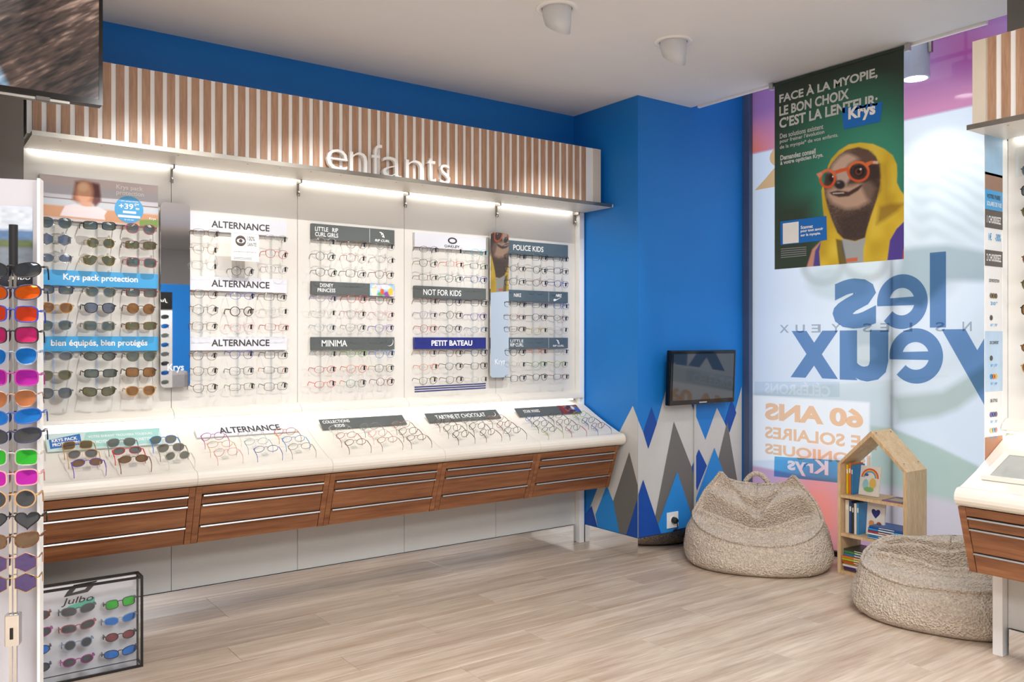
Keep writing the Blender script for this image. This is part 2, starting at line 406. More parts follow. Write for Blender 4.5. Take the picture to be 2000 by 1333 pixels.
def paint_window(P):
    x, y = pix(P); img = np.zeros(P.shape); z = P[..., 2]; Y = P[..., 1]
    put(img, np.ones(x.shape), (219, 230, 244))
    put(img, ell(x, y, 1700, 420, 170, 260, 220), (236, 242, 248))
    n1 = grid_noise(x.shape, (9, 30), 3); n2 = grid_noise(x.shape, (40, 90), 4)
    put(img, ell(x, y, 1860, 400, 110, 110, 110) * (.35 + .65 * n1), (188, 199, 202))
    put(img, soft(x, y, [(1765, 300), (1960, 270), (1960, 470), (1790, 480)], 60) * (.5 + .5 * np.sin((x * .45 - y) * .22 + n1 * 9)) * .30, (160, 174, 178))
    put(img, soft(x, y, [(1762, 486), (1850, 478), (1960, 498), (1960, 552), (1850, 548), (1800, 600), (1750, 590)], 14) * .8, (152, 170, 176))
    for cx, cy, rx, ry in ((1607, 520, 44, 40), (1690, 512, 48, 40)):
        put(img, ell(x, y, cx, cy, rx, ry, 8) * .8, (196, 200, 200)); put(img, ell(x, y, cx, cy, rx - 15, ry - 15, 8) * .8, (224, 234, 236))
    put(img, ell(x, y, 1640, 555, 62, 32, 12) * .5, (186, 204, 202))
    put(img, ell(x, y, 1795, 545, 66, 42, 30) * .6, (170, 186, 190))
    put(img, soft(x, y, [(1662, 640), (1700, 628), (1760, 660), (1770, 700), (1720, 725), (1672, 715)], 26) * .7, (168, 182, 184))
    put(img, ell(x, y, 1690, 690, 22, 16, 8) * .7, (214, 222, 224))
    put(img, soft(x, y, [(1690, 745), (1760, 780), (1850, 760), (1960, 640), (1960, 560), (1900, 640), (1800, 720)], 50) * .5, (205, 216, 220))
    put(img, soft(x, y, [(1608, 752), (1850, 735), (1745, 745), (1745, 842), (1698, 842), (1698, 787), (1470, 774), (1470, 768)], 5) * .7, (196, 210, 214))
    put(img, soft(x, y, [(1742, 775), (1840, 765), (1960, 690), (1960, 735), (1870, 800), (1830, 815), (1752, 826)], 16) * .8, (168, 184, 178))
    put(img, soft(x, y, [(1470, 772), (1698, 787), (1698, 880), (1724, 884), (1724, 892), (1470, 900)], 3), (243, 246, 250))
    put(img, soft(x, y, [(1700, 832), (1745, 838), (1830, 872), (1960, 935), (1960, 1400), (1600, 1400), (1600, 935), (1700, 935)], 6), (178, 198, 192))
    put(img, soft(x, y, [(1740, 950), (1960, 1005), (1960, 1400), (1600, 1400), (1600, 960)], 14), (206, 200, 210))
    put(img, soft(x, y, [(1460, 908), (1640, 944), (1700, 960), (1700, 1400), (1460, 1400)], 5), (205, 168, 198))
    put(img, ell(x, y, 1595, 1010, 60, 95, 70), (240, 148, 138))
    top = np.clip((z - 2.563) / .008, 0, 1)
    put(img, top, (150, 108, 165))
    put(img, top * np.clip((2.85 - z) / .25, 0, 1), (206, 140, 178))
    put(img, top * np.clip((Y - 3.42) / .2, 0, 1) * np.clip((2.80 - z) / .2, 0, 1), (226, 128, 120))
    put(img, top * ell(x, y, 1890, 95, 60, 45, 60), (150, 78, 140))
    return img
win = thing('window_1', 'tall shop window covered by a translucent printed advertising film', 'window', (0, 0, 0)); win['kind'] = 'structure'
painted('printed_film', (XW, 3.655, .03), (0, -1, 0), (0, 0, 1), 3.4, 3.1, 400, 380, paint_window, film, win)
obj('window_frame', MB().box((XW - .035, 3.655, 0), (XW + .06, YT, 3.16)), plain('frame_slate', '4a5a78', .4), win, bevel=.003)
obj('mullion', MB().box((XW + .012, 2.661, .03), (XW + .05, 2.685, 2.55)), M['grey_dark'], win)
obj('bottom_rail', MB().box((XW - .03, .2, 0), (XW + .05, 3.655, .03)), M['black_frame'], win)
obj('top_rail', MB().box((XW - .03, .2, 3.10), (XW + .05, 3.655, 3.16)), M['black_frame'], win)
XL = XW - .004
T_blue = tint_mat('steel_blue_film', (134, 166, 204)); T_or = tint_mat('peach_film', (252, 212, 176)); T_gr = tint_mat('grey_film', (196, 198, 204)); T_or2 = tint_mat('orange_film', (252, 205, 150))
def wtext(s, x0, x1, yb, yt, xref, mat, bold=.02, dx=0):
    """mirrored lettering on the film: right end x1 is where the word starts"""
    a = onX(x1, 700, XL); b = onX(x0, 700, XL); zb = onX(xref, yb, XL).z; zt = onX(xref, yt, XL).z
    return lettering(s, (XL - dx, a.y, zb), (0, 1, 0), (0, 0, 1), b.y - a.y, zt - zb, mat, win, bold)
def e_shape(y0, y1, z0, z1):
    """bold letter e, mirrored: one outline and its counter"""
    W, H = y1 - y0, z1 - z0; r, ri = .5, .25
    A = [(.5 + r * math.cos(R(k)), .5 + r * math.sin(R(k))) for k in range(-8, 322, 6)] + [(.5 + ri * math.cos(R(k)), .5 + ri * math.sin(R(k))) for k in range(318, 195, -8)] + [(.5 - ri * .96, .43)]
    Hh = [(.5 + ri * math.cos(R(k)), .5 + ri * math.sin(R(k))) for k in range(16, 165, 8)]
    cu = bpy.data.curves.new('t', 'CURVE'); cu.dimensions = '2D'; cu.fill_mode = 'FRONT'
    for pts in (A, Hh):
        sp = cu.splines.new('POLY'); sp.points.add(len(pts) - 1); sp.use_cyclic_u = True
        for k, q in zip(sp.points, pts): k.co = (y0 + q[0] * W, z0 + q[1] * H, 0, 1)
    o = bpy.data.objects.new('t', cu); COL.objects.link(o)
    me = bpy.data.meshes.new_from_object(o.evaluated_get(bpy.context.evaluated_depsgraph_get()))
    mb = MB(); mb.add([(XL, v.co.x, v.co.y) for v in me.vertices], [tuple(p.vertices) for p in me.polygons])
    bpy.data.objects.remove(o); bpy.data.curves.remove(cu); bpy.data.meshes.remove(me)
    return obj('lettering', mb, T_blue, win)
def colY(x): return onX(x, 700, XL).y
zb1, zx1, zl1 = 1.384, onX(1762, 538, XL).z, 1.80
zb2, zx2 = 1.078, 1.374
for ch, xa, xb, zb, zt in (('s', 1626, 1711, zb1, zx1), ('e', 1713, 1812, zb1 - .006, zx1 + .006), ('l', 1816, 1847.5, zb1, zl1), ('x', 1544, 1637, zb2, zx2), ('u', 1640, 1735, zb2 - .008, zx2), ('e', 1737, 1842, zb2 - .008, zx2 + .008), ('y', 1839, 1985, .945, zx2)):
    if ch == 'e': e_shape(colY(xb), colY(xa), zb, zt)
    else: lettering(ch, (XL, colY(xb), zb), (0, 1, 0), (0, 0, 1), colY(xa) - colY(xb), zt - zb, T_blue, win, .04)
for ch, xx in zip('NSLESYEUX', (1889, 1836, 1773, 1728, 1694, 1633, 1594, 1563, 1532)):
    wtext(ch, xx - 9, xx + 9, 649, 632, 1700, T_gr, .015, dx=.001)
wtext('60 ANS', 1494, 1686, 820, 786, 1494, T_or, .05)
wtext('DE SOLAIRES', 1494, 1712, 856, 833, 1494, T_or, .03)
wtext('ICONIQUES', 1494, 1700, 890, 866, 1494, T_or, .03)
wtext('R', 1474, 1590, 372, 290, 1474, T_or2, .05)
def holed(word, rect, tpos, mat, bold):
    """tinted film piece with the word cut out of it, mirrored; rect = four (y, z) corners, tpos = (y, z, width, height)"""
    co, fs = text_geo(word, bold); mn = co.min(0); sz = co.max(0) - mn
    nxt = {}
    cnt = {}
    for f in fs:
        for p, q in zip(f, f[1:] + f[:1]): cnt[(min(p, q), max(p, q))] = cnt.get((min(p, q), max(p, q)), 0) + 1
    for f in fs:
        for p, q in zip(f, f[1:] + f[:1]):
            if cnt[(min(p, q), max(p, q))] == 1: nxt[p] = q
    cu = bpy.data.curves.new('t', 'CURVE'); cu.dimensions = '2D'; cu.fill_mode = 'FRONT'
    def spl(pts):
        sp = cu.splines.new('POLY'); sp.points.add(len(pts) - 1); sp.use_cyclic_u = True
        for k, q in zip(sp.points, pts): k.co = (q[0], q[1], 0, 1)
    spl(rect)
    while nxt:
        st_ = next(iter(nxt)); loop = [st_]; c_ = nxt.pop(st_)
        while c_ != st_ and c_ in nxt: loop.append(c_); c_ = nxt.pop(c_)
        if len(loop) > 2: spl([(tpos[0] + (co[i][0] - mn[0]) / sz[0] * tpos[2], tpos[1] + (co[i][1] - mn[1]) / sz[1] * tpos[3]) for i in loop])
    o = bpy.data.objects.new('t', cu); COL.objects.link(o)
    me = bpy.data.meshes.new_from_object(o.evaluated_get(bpy.context.evaluated_depsgraph_get()))
    mb = MB(); mb.add([(XL - .0015, v.co.x, v.co.y) for v in me.vertices], [tuple(p.vertices) for p in me.polygons])
    bpy.data.objects.remove(o); bpy.data.curves.remove(cu); bpy.data.meshes.remove(me)
    return obj('film_badge', mb, mat, win)
def yz(x, y): p = onX(x, y, XL); return (p.y, p.z)
k0 = onX(1618, 941, XL); k1 = onX(1538, 905, XL)
holed('Krys', [yz(1642, 944), yz(1512, 931), yz(1513, 892), yz(1642, 900)], (k0.y, k0.z + .01, k1.y - k0.y, .115), tint_mat('krys_blue_film', (122, 196, 236)), .03)
k0 = onX(1622, 772, XL); k1 = onX(1494, 768, XL)
holed('CÉLÉBRONS', [yz(1640, 776), yz(1474, 773), yz(1474, 746), yz(1640, 746)], (k0.y, .965, k1.y - k0.y, .085), tint_mat('pale_grey_film', (238, 242, 245)), .03)

# ================================================================== DISPLAY FIXTURES
def fixture(loc, rot, x0, n, mod, side, names, strips=True):
    """wall display in local coordinates: panel plane y=0, the room towards -y; side = word for labels"""
    x1 = x0 + n * mod
    kw = dict(loc=loc, rot=rot)
    bb = thing('display_backboard', f'cream back panels of the {side} eyewear display', 'panel', **kw)
    for i in range(n):
        a = x0 + i * mod
        obj('panel', MB().box((a + .0012, 0, .955), (a + mod - .0012, .02, 2.166)), M['panel'], bb)
        obj('lower_panel', MB().box((a + .0012, .0, .114), (a + mod - .0012, .02, .955)), M['lowpanel'], bb)
    pe = x1 + .002 if side == 'long' else x0 - .041
    tag(obj('display_post', MB().box((pe, -.045, 0), (pe + .04, .035, 2.145)), M['white'], **kw, bevel=.002), f'white upright post at the end of the {side} display', 'post')
    # header
    x0h = x0 if side == 'long' else x0 - .022
    hd = thing('header_fascia', f'striped wood and white header above the {side} display', 'fascia', **kw)
    obj('board', MB().box((x0h, -.245, 2.1665), (x1, 0, 2.515)), M['white'], hd)
    p = .0531; nslat = int((x1 - x0 - .1) / p)
    sl = MB().box((0, 0, 0), (.0325, .006, .347)).mesh('slat'); sl.materials.append(M['slat'])
    off = x0 + .021 if side == 'long' else x0h + .055
    for i in range(nslat): obj('slat', sl, None, hd, (off + i * p, -.251, 2.167))
    e0, e1 = (x1 - .062, x1) if side == 'long' else (x0h - .002, x0h + .05)
    obj('end_strip', MB().box((e0, -.251, 2.167), (e1, -.245, 2.514)), M['beige'], hd)
    sh = thing('header_shelf', f'thin cream shelf board under the striped header of the {side} display', 'shelf', **kw)
    obj('board', MB().box((x0h + .01, -.32, 2.146), (x1 + (.042 if side == 'long' else 0), -.030, 2.164)), M['cream'], sh)
    obj('edge_trim', MB().box((x0h + .01, -.323, 2.145), (x1 + (.03 if side == 'long' else 0), -.3195, 2.165)), M['steel'], sh)
    for i in range(n * 4): obj('screw', MB().lathe([(.0, -.001), (.004, -.001), (.004, 0)], (x0 + .12 + i * mod / 4, -.27, 2.146), 8), M['steel'], sh)
    for i in range(1, n + 1):
        xx = x0 + i * mod - (.012 if i == n else 0)
        bk = MB().box((xx - .004, -.055, 2.128), (xx + .004, 0, 2.145)).box((xx - .004, -.012, 2.07), (xx + .004, 0, 2.13))
        bk.tube([(xx, -.012, 2.072), (xx, -.024, 2.064), (xx, -.026, 2.08), (xx, -.016, 2.088)], .004, 6)
        obj('hook_bracket', bk, M['steel'], sh)
    lt = thing('led_strip', f'white light strip under the header shelf of the {side} display', 'light strip', **kw)
    obj('profile', MB().box((x0 + .03, -.028, 2.156), (x1 - .03, -.002, 2.165)), M['alu'], lt)
    obj('diffuser', MB().box((x0 + .03, -.026, 2.150), (x1 - .03, -.004, 2.156)), emit_mat('strip_light', (1, .985, .95), STRIP_POWER), lt)
    # ledge with its light
    lg = thing('panel_ledge', f'rounded cream ledge running along the foot of the {side} display panels', 'ledge', **kw)
    prof = [(0, .99), (-.02, .987), (-.045, .972), (-.058, .958), (-.062, .945), (-.056, .94), (0, .94)]
    for i in range(n):
        a = x0 + i * mod
        obj('ledge_section', MB().prism(prof, 'x', a + .0008, a + mod - .0008 + (.02 if i == n - 1 and side == 'long' else 0)), M['cream'], lg, smooth=False)
    l2 = thing('ledge_light', f'bright light strip below the ledge of the {side} display', 'light strip', **kw)
    obj('diffuser', MB().box((x0 + .02, -.052, .931), (x1 - .06, -.030, .9395)), emit_mat('ledge_light', (1, .99, .96), STRIP_LOW), l2)
    # worktop
    wt = thing('worktop', f'sloping cream worktop with rounded front edge on the {side} display', 'worktop', **kw)
    pr = [(0, .925), (-.056, .898), (-.16, .846), (-.28, .790), (-.375, .752), (-.40, .744)]
    for k in range(9):
        t = R(70 - k * 22); pr.append((-.412 - .036 * math.cos(t), .708 + .036 * math.sin(t)))
    pr += [(-.40, .672), (-.05, .70), (0, .72)]
    for i in range(n):
        a = x0 + i * mod
        obj('worktop_section', MB().prism(pr, 'x', a + .0006, a + mod - .0006 + (.03 if i == n - 1 and side == 'long' else 0)), M['cream'], wt)
    # drawer units
    for i in range(n):
        a = x0 + i * mod; b = a + mod
        u = thing('drawer_unit', names[i], 'drawers', **kw, group=f'walnut drawer units under the {side} worktop')
        top, bot = (-.418, .669), (-.325, .402)
        def fr(z, out_=0): t = (top[1] - z) / (top[1] - bot[1]); return top[0] + (bot[0] - top[0]) * t - out_
        inn = .024
        obj('carcass', MB().prism([(fr(.669, -inn), .669), (fr(.402, -inn), .402), (-.03, .402), (-.03, .69)], 'x', a + .002, b - .002), M['walnut'], u)
        for s0, s1 in ((a + .001, a + .028), (b - .028, b - .001)):
            obj('side_stile', MB().prism([(fr(.669, .001), .669), (fr(.402, .001), .402), (fr(.402, -inn), .402), (fr(.669, -inn), .669)], 'x', s0, s1), M['walnut'], u)
        obj('top_rail', MB().prism([(fr(.669), .669), (fr(.634), .634), (fr(.634, -inn), .634), (fr(.669, -inn), .669)], 'x', a + .029, b - .029), M['walnut'], u)
        for z0, z1 in ((.587, .626), (.488, .580), (.403, .481)):
            dr = obj('drawer', MB().prism([(fr(z1), z1), (fr(z0), z0), (fr(z0, -inn), z0), (fr(z1, -inn), z1)], 'x', a + .031, b - .031), M['walnut'], u)
            obj('handle', MB().prism([(fr(z1, .011), z1 + .0035), (fr(z1, .013), z1 - .002), (fr(z1, .001), z1 - .004), (fr(z1, -.004), z1 + .0035)], 'x', a + .034, b - .031), M['alu'], dr)
    return hd

UN = ['walnut drawer unit at the left end of the long display', 'second walnut drawer unit from the left of the long display', 'middle walnut drawer unit of the long display',
      'fourth walnut drawer unit from the left of the long display', 'walnut drawer unit of the long display nearest the blue wall']
fixture((0, YP, 0), (0, 0, 0), .43, 5, .63, 'long', UN)
RN = ['walnut drawer unit of the right-hand display nearest the bean bag', 'walnut drawer unit of the right-hand display farther from the bean bag']
fixture((3.75, 1.65, 0), (0, 0, R(-90)), 0, 2, .63, 'right-hand', RN)
tag(obj('baseboard_right', MB().box((3.735, .4, 0), (3.76, 1.64, .112)), M['mirror']), 'mirror-finish baseboard below the right-hand display', 'baseboard'); bpy.data.objects['baseboard_right']['kind'] = 'structure'
# header word
wd = thing('header_sign', 'white raised letters spelling enfants on the striped header', 'sign', (0, 0, 0))
LT = [('e', 638, 679, 0.105), ('n', 683, 717, .105), ('f', 726, 746, .160), ('a', 747, 784, .105), ('n', 792, 826, .105), ('t', 834, 851, .135), ('s', 859, 879, .105)]
for ch, xa, xb, h in LT:
    a = onY(xa, 300, YP - .28); b = onY(xb, 300, YP - .28)
    lettering(ch, (a.x, YP - .283, 2.168), (1, 0, 0), (0, 0, 1), b.x - a.x, h, M['white'], wd, -.012, thick=.022, name='letter')

# ================================================================== SIGNS ON THE WALL PANELS
SX = [.507, 1.136, 1.758, 2.374, 3.013]; SW = .487
SROW = [(1.846, 1.928), (1.556, 1.625), (1.264, 1.331)]
YS = YP - .026
def sign(i, r, mat, label, depth=.022):
    z0, z1 = SROW[r]
    s = thing('shelf_sign', label, 'sign', (SX[i], YS, z0), group='signs on the wall panels')
    obj('plate', MB().box((0, 0, 0), (SW, depth, z1 - z0)), mat, s, bevel=.001)
    obj('mount', MB().box((.05, depth, .01), (SW - .05, .026, .02)), M['acrylic'], s)
    return s, z1 - z0
def stext(s, t, x, z, w_, h_, mat='ink_white', bold=.015, italic=0):
    return lettering(t, (x, -.0008, z), (1, 0, 0), (0, 0, 1), w_, h_, M[mat], s, bold, italic=italic)
def spoly(s, name, pts, mat): return patch(name, [(p[0], -.0008, p[1]) for p in pts], M[mat], s)
def crescent(cx, cz, r, a0, a1, wmax, n=20):
    o_, i_ = [], []
    for k in range(n + 1):
        t = k / n; a = R(a0 + (a1 - a0) * t); ww = wmax * math.sin(math.pi * t) + .0004
        o_.append((cx + r * math.cos(a), cz + r * math.sin(a))); i_.append((cx + (r - ww) * math.cos(a), cz + (r - ww) * math.sin(a)))
    return o_ + i_[::-1]
def wave_logo(s, x, z, k):
    spoly(s, 'wave_logo', [(x + k * p[0], z + k * p[1]) for p in [(0, .9), (.35, .95), (.75, .75), (.95, .35), (1.0, 0), (.8, .1), (.55, .15), (.62, .4), (.85, .38), (.7, .55), (.5, .5), (.4, .3), (.42, .62), (.3, .78)]], 'ink_white')
ORD = ['top', 'middle', 'bottom']
# panel 1 header photo (painted)
def paint_header(P):
    x, y = pix(P); X = (x - 60) * 7.015; Yy = (y - 330) * 7.015
    img = np.zeros(P.shape); sk = (X - 135) * .095      # the print's own horizontals
    v = Yy - sk
    put(img, np.ones(x.shape), (214, 200, 200)); put(img, soft(X, v, [(-500, 190), (3000, 190), (3000, 390), (-500, 390)], 60), (200, 200, 208))
    put(img, soft(X, v, [(-500, 372), (3000, 372), (3000, 384), (-500, 384)], 6), (88, 58, 46))
    put(img, soft(X, v, [(-500, 390), (3000, 390), (3000, 470), (-500, 470)], 30), (206, 212, 220))
    put(img, soft(X, v, [(-500, 480), (3000, 480), (3000, 640), (-500, 640)], 24), (214, 158, 118))
    put(img, soft(X, Yy, [(1490, 700), (1900, 690), (1900, 900), (1490, 900)], 20), (128, 160, 76))
    put(img, soft(X, Yy, [(610, 170), (720, 160), (930, 200), (950, 330), (960, 430), (900, 510), (830, 480), (640, 460), (560, 420), (590, 300)], 50), (150, 84, 52))
    put(img, soft(X, Yy, [(850, 200), (940, 220), (960, 440), (880, 510), (850, 420)], 40), (98, 48, 44))
    put(img, ell(X, Yy, 735, 330, 115, 150, 70), (226, 166, 130)); put(img, ell(X, Yy, 720, 250, 70, 60, 50), (240, 200, 160))
    put(img, soft(X, Yy, [(690, 440), (830, 450), (850, 530), (690, 520)], 40), (222, 168, 140))
    put(img, soft(X, Yy, [(470, 505), (600, 480), (760, 520), (920, 520), (1045, 580), (1010, 640), (1020, 700), (400, 640), (440, 560)], 16), (240, 226, 228))
    return img
hs = thing('photo_header', 'photo strip of a child in a white top above the first sunglasses rows', 'sign', (SX[0], YS, 1.846))
obj('plate', MB().box((-.003, .0006, 0), (SW, .02, .196)), M['white'], hs)
painted('photo_print', (-.003, 0, 0), (1, 0, 0), (0, 0, 1), SW + .003, .196, 200, 84, lambda P: paint_header(P + np.array([SX[0], YS, 1.846])), M['print'], hs)
dk = MB(); dk.add([(.36 + .062 * math.cos(k * math.pi / 20), -.0012, .072 + .062 * math.sin(k * math.pi / 20)) for k in range(40)], [tuple(range(40))])
obj('price_disc', dk, M['sign_blue'], hs)
for t, x, z, w_, h_, m_ in (('Krys pack', .305, .157, .115, .026, 'ink_white'), ('protection', .305, .131, .12, .026, 'ink_white'), ('+39', .316, .073, .062, .026, 'ink_white'), ('€**', .381, .09, .022, .013, 'ink_white'), ('=', .388, .074, .016, .008, 'ink_white'), ('Krys', .447, .03, .03, .014, 'ink_white'), ('1 paire optique achetée', .32, .106, .08, .007, 'ink_white'), ('je suis vue', .34, .02, .04, .008, 'ink_white')):
    lettering(t, (x, -.002, z), (1, 0, 0), (0, 0, 1), w_, h_, M[m_], hs, .02)
for x0_, x1_, z0_ in ((.333, .39, .054), (.312, .408, .034)):
    patch('price_bar', [(x0_, -.002, z0_), (x1_, -.002, z0_), (x1_, -.002, z0_ + .011), (x0_, -.002, z0_ + .011)], M['ink_white'], hs)
s, h = sign(0, 1, M['sign_blue'], 'upper light blue sign strip between the sunglasses rows'); stext(s, 'Krys pack protection', .088, .018, .31, .036, bold=.025)
s, h = sign(0, 2, M['sign_blue'], 'lower light blue sign strip between the sunglasses rows'); stext(s, 'bien équipés, bien protégés', .04, .016, .40, .036, bold=.025)
for r in range(3):
    s, h = sign(1, r, M['sign_white'], f'{ORD[r]} of the three white signs with dark capitals on the second panel'); stext(s, 'ALTERNANCE', .105, .02, .29, .034, 'ink_dark', .02)
s, h = sign(2, 0, M['sign_grey'], 'dark grey sign with wave logo at the top of the third panel')
stext(s, 'LITTLE   RIP', .018, .044, .13, .022, bold=.01); stext(s, 'CURL GIRLS', .018, .016, .13, .022, bold=.01); wave_logo(s, .39, .034, .034); stext(s, 'RIP CURL', .366, .012, .09, .013, bold=.02, italic=.2)
spoly(s, 'divider', [(.333, .004), (.3345, .004), (.3345, .078), (.333, .078)], 'ink_white')
s, h = sign(2, 1, M['sign_grey'], 'dark grey sign with a colourful picture on the third panel')
stext(s, 'DISNEY', .045, .039, .075, .02, bold=.01); stext(s, 'PRINCESS', .032, .013, .10, .02, bold=.01)
def paint_fairy(P):
    img = np.zeros(P.shape); x = P[..., 0]; z = P[..., 2]
    put(img, np.ones(x.shape), (150, 196, 232)); n = grid_noise(x.shape, (5, 9), 11)
    put(img, np.clip((n - .55) * 8, 0, 1), (226, 208, 224))
    for cx, cz, rx, rz, c in ((.36, .03, .018, .03, (232, 214, 190)), (.40, .012, .02, .012, (96, 160, 90)), (.41, .028, .012, .018, (206, 92, 48)), (.44, .014, .022, .014, (140, 70, 160)), (.462, .03, .016, .024, (236, 190, 60)), (.43, .052, .03, .01, (240, 240, 250))):
        put(img, ell(x, z, cx, cz, rx, rz, .006), c)
    return img
painted('picture_print', (.335, -.001, .002), (1, 0, 0), (0, 0, 1), .15, .065, 50, 24, paint_fairy, M['print'], s)
s, h = sign(2, 2, M['sign_grey'], 'dark grey sign with a crescent logo at the foot of the third panel')
stext(s, 'MINIMA', .055, .017, .145, .034, bold=.015); spoly(s, 'crescent_logo', crescent(.455, .042, .024, -120, 40, .003), 'ink_white')
s, h = sign(3, 0, M['sign_white'], 'white sign with an oval ring logo on the fourth panel')
ring = MB(); n = 32
ring.add([(.25 + a_ * math.cos(k * 2 * math.pi / n), -.001, .05 + b_ * math.sin(k * 2 * math.pi / n)) for a_, b_ in ((.032, .019), (.021, .011)) for k in range(n)], [(k, (k + 1) % n, n + (k + 1) % n, n + k) for k in range(n)])
obj('ring_logo', ring, M['ink_dark'], s); stext(s, 'OAKLEY', .195, .009, .105, .015, 'ink_dark', .025)
s, h = sign(3, 1, M['sign_grey'], 'plain dark grey sign just above the navy sign'); stext(s, 'NOT FOR KIDS', .055, .017, .255, .034, bold=.012)
s, h = sign(3, 2, M['sign_navy'], 'navy blue sign at the foot of the fourth panel'); stext(s, 'PETIT BATEAU', .108, .018, .28, .032, bold=.03)
s, h = sign(4, 0, M['sign_slate'], 'blue-grey sign at the top of the last panel beside the blue wall'); stext(s, 'POLICE KIDS', .05, .024, .235, .034, bold=.012)
s, h = sign(4, 1, M['sign_slate'], 'blue-grey sign with a white tick-shaped logo on the last panel'); stext(s, 'NIKE', .055, .026, .055, .022, bold=.012)
spoly(s, 'divider', [(.327, .002), (.3285, .002), (.3285, .066), (.327, .066)], 'ink_white')
spoly(s, 'tick_logo', [(.375, .024), (.366, .018), (.368, .008), (.378, .008), (.44, .038), (.392, .02), (.38, .022)], 'ink_white'); stext(s, 'NIKE', .385, .036, .045, .018, bold=.04, italic=.25)
s, h = sign(4, 2, M['sign_slate'], 'blue-grey sign with a wave logo at the foot of the last panel')
stext(s, 'LITTLE', .028, .037, .10, .018, bold=.006); stext(s, 'RIP CURL', .028, .012, .10, .02, bold=.012); wave_logo(s, .385, .026, .03); stext(s, 'RIP CURL', .362, .010, .09, .011, bold=.02, italic=.2)
spoly(s, 'divider', [(.327, .002), (.3285, .002), (.3285, .066), (.327, .066)], 'ink_white')
tp = thing('striped_tape', 'navy and white striped tape below the fourth panel glasses', 'tape', (2.385, YP - .002, 1.018))
for k in range(3): patch('tape_stripe', [(0, -.0008, k * .013), (.49, -.0008, k * .013 + .006), (.49, -.0008, k * .013 + .012), (0, -.0008, k * .013 + .006)], M['sign_navy'], tp)
# card
cd = thing('eye_card', 'small white notice card with a brown eye symbol among clear glasses', 'card', (1.305, YP - .13, 1.70))
obj('card', MB().box((0, 0, 0), (.135, .002, .132)), M['paper'], cd)
e = MB(); n = 28; e.add([(.045 + .026 * math.cos(k * 2 * math.pi / n), -.001, .097 + .026 * math.sin(k * 2 * math.pi / n)) for k in range(n)], [tuple(range(n))]); obj('eye_disc', e, plain('brown_ink', '4a3a35', .5), cd)
al = [(.045 + .019 * math.cos(R(a_)), -.0016, .097 + .011 * math.sin(R(a_))) for a_ in range(0, 360, 15)]; patch('eye_white', al, M['ink_white'], cd)
patch('pupil', [(.045 + .009 * math.cos(R(a_)), -.0022, .097 + .009 * math.sin(R(a_))) for a_ in range(0, 360, 20)], M['ink_dark'], cd)
lettering('100%', (.078, -.0012, .10), (1, 0, 0), (0, 0, 1), .036, .022, M['ink_dark'], cd, .006); lettering('SANTÉ', (.078, -.0012, .073), (1, 0, 0), (0, 0, 1), .045, .022, M['ink_dark'], cd, .006)
lettering('NOTRE SÉLECTION DE MONTURES À 0€*', (.01, -.0012, .042), (1, 0, 0), (0, 0, 1), .115, .006, M['ink_dark'], cd, .01)
for k in range(2): patch('small_print', [(.01, -.0012, .014 - k * .006), (.10, -.0012, .014 - k * .006), (.10, -.0012, .0165 - k * .006), (.01, -.0012, .0165 - k * .006)], M['ink_grey'], cd)
# mirrors
def rrect(w_, h_, r, n=6):
    o_ = []
    for cx, cz, a0 in ((w_ - r, h_ - r, 0), (r, h_ - r, 90), (r, r, 180), (w_ - r, r, 270)):
        for k in range(n + 1): a = R(a0 + 90 * k / n); o_.append((cx + r * math.cos(a), cz + r * math.sin(a)))
    return o_
for xx, lab in ((1.0, 'tall narrow mirror beside the sunglasses panel'), (2.878, 'tall narrow mirror between the last two glasses panels')):
    mi = thing('wall_mirror', lab, 'mirror', (xx, YP - .05, 1.09), group='tall narrow mirrors on the display')
    obj('glass', MB().prism(rrect(.134, .874, .02), 'y', 0, .006), M['mirror'], mi)
    obj('back_plate', MB().prism([(.002 + p[0] * .97, .002 + p[1] * .997) for p in rrect(.134, .874, .02)], 'y', .006, .012), M['alu'], mi)
    obj('standoff', MB().tube([(.067, .012, .75), (.067, .05, .75)], .01, 10).tube([(.067, .012, .12), (.067, .05, .12)], .01, 10), M['alu'], mi)
    lettering('Krys', (.03, -.0008, .07), (1, 0, 0), (0, 0, 1), .075, .042, M['etched'], mi, .02)

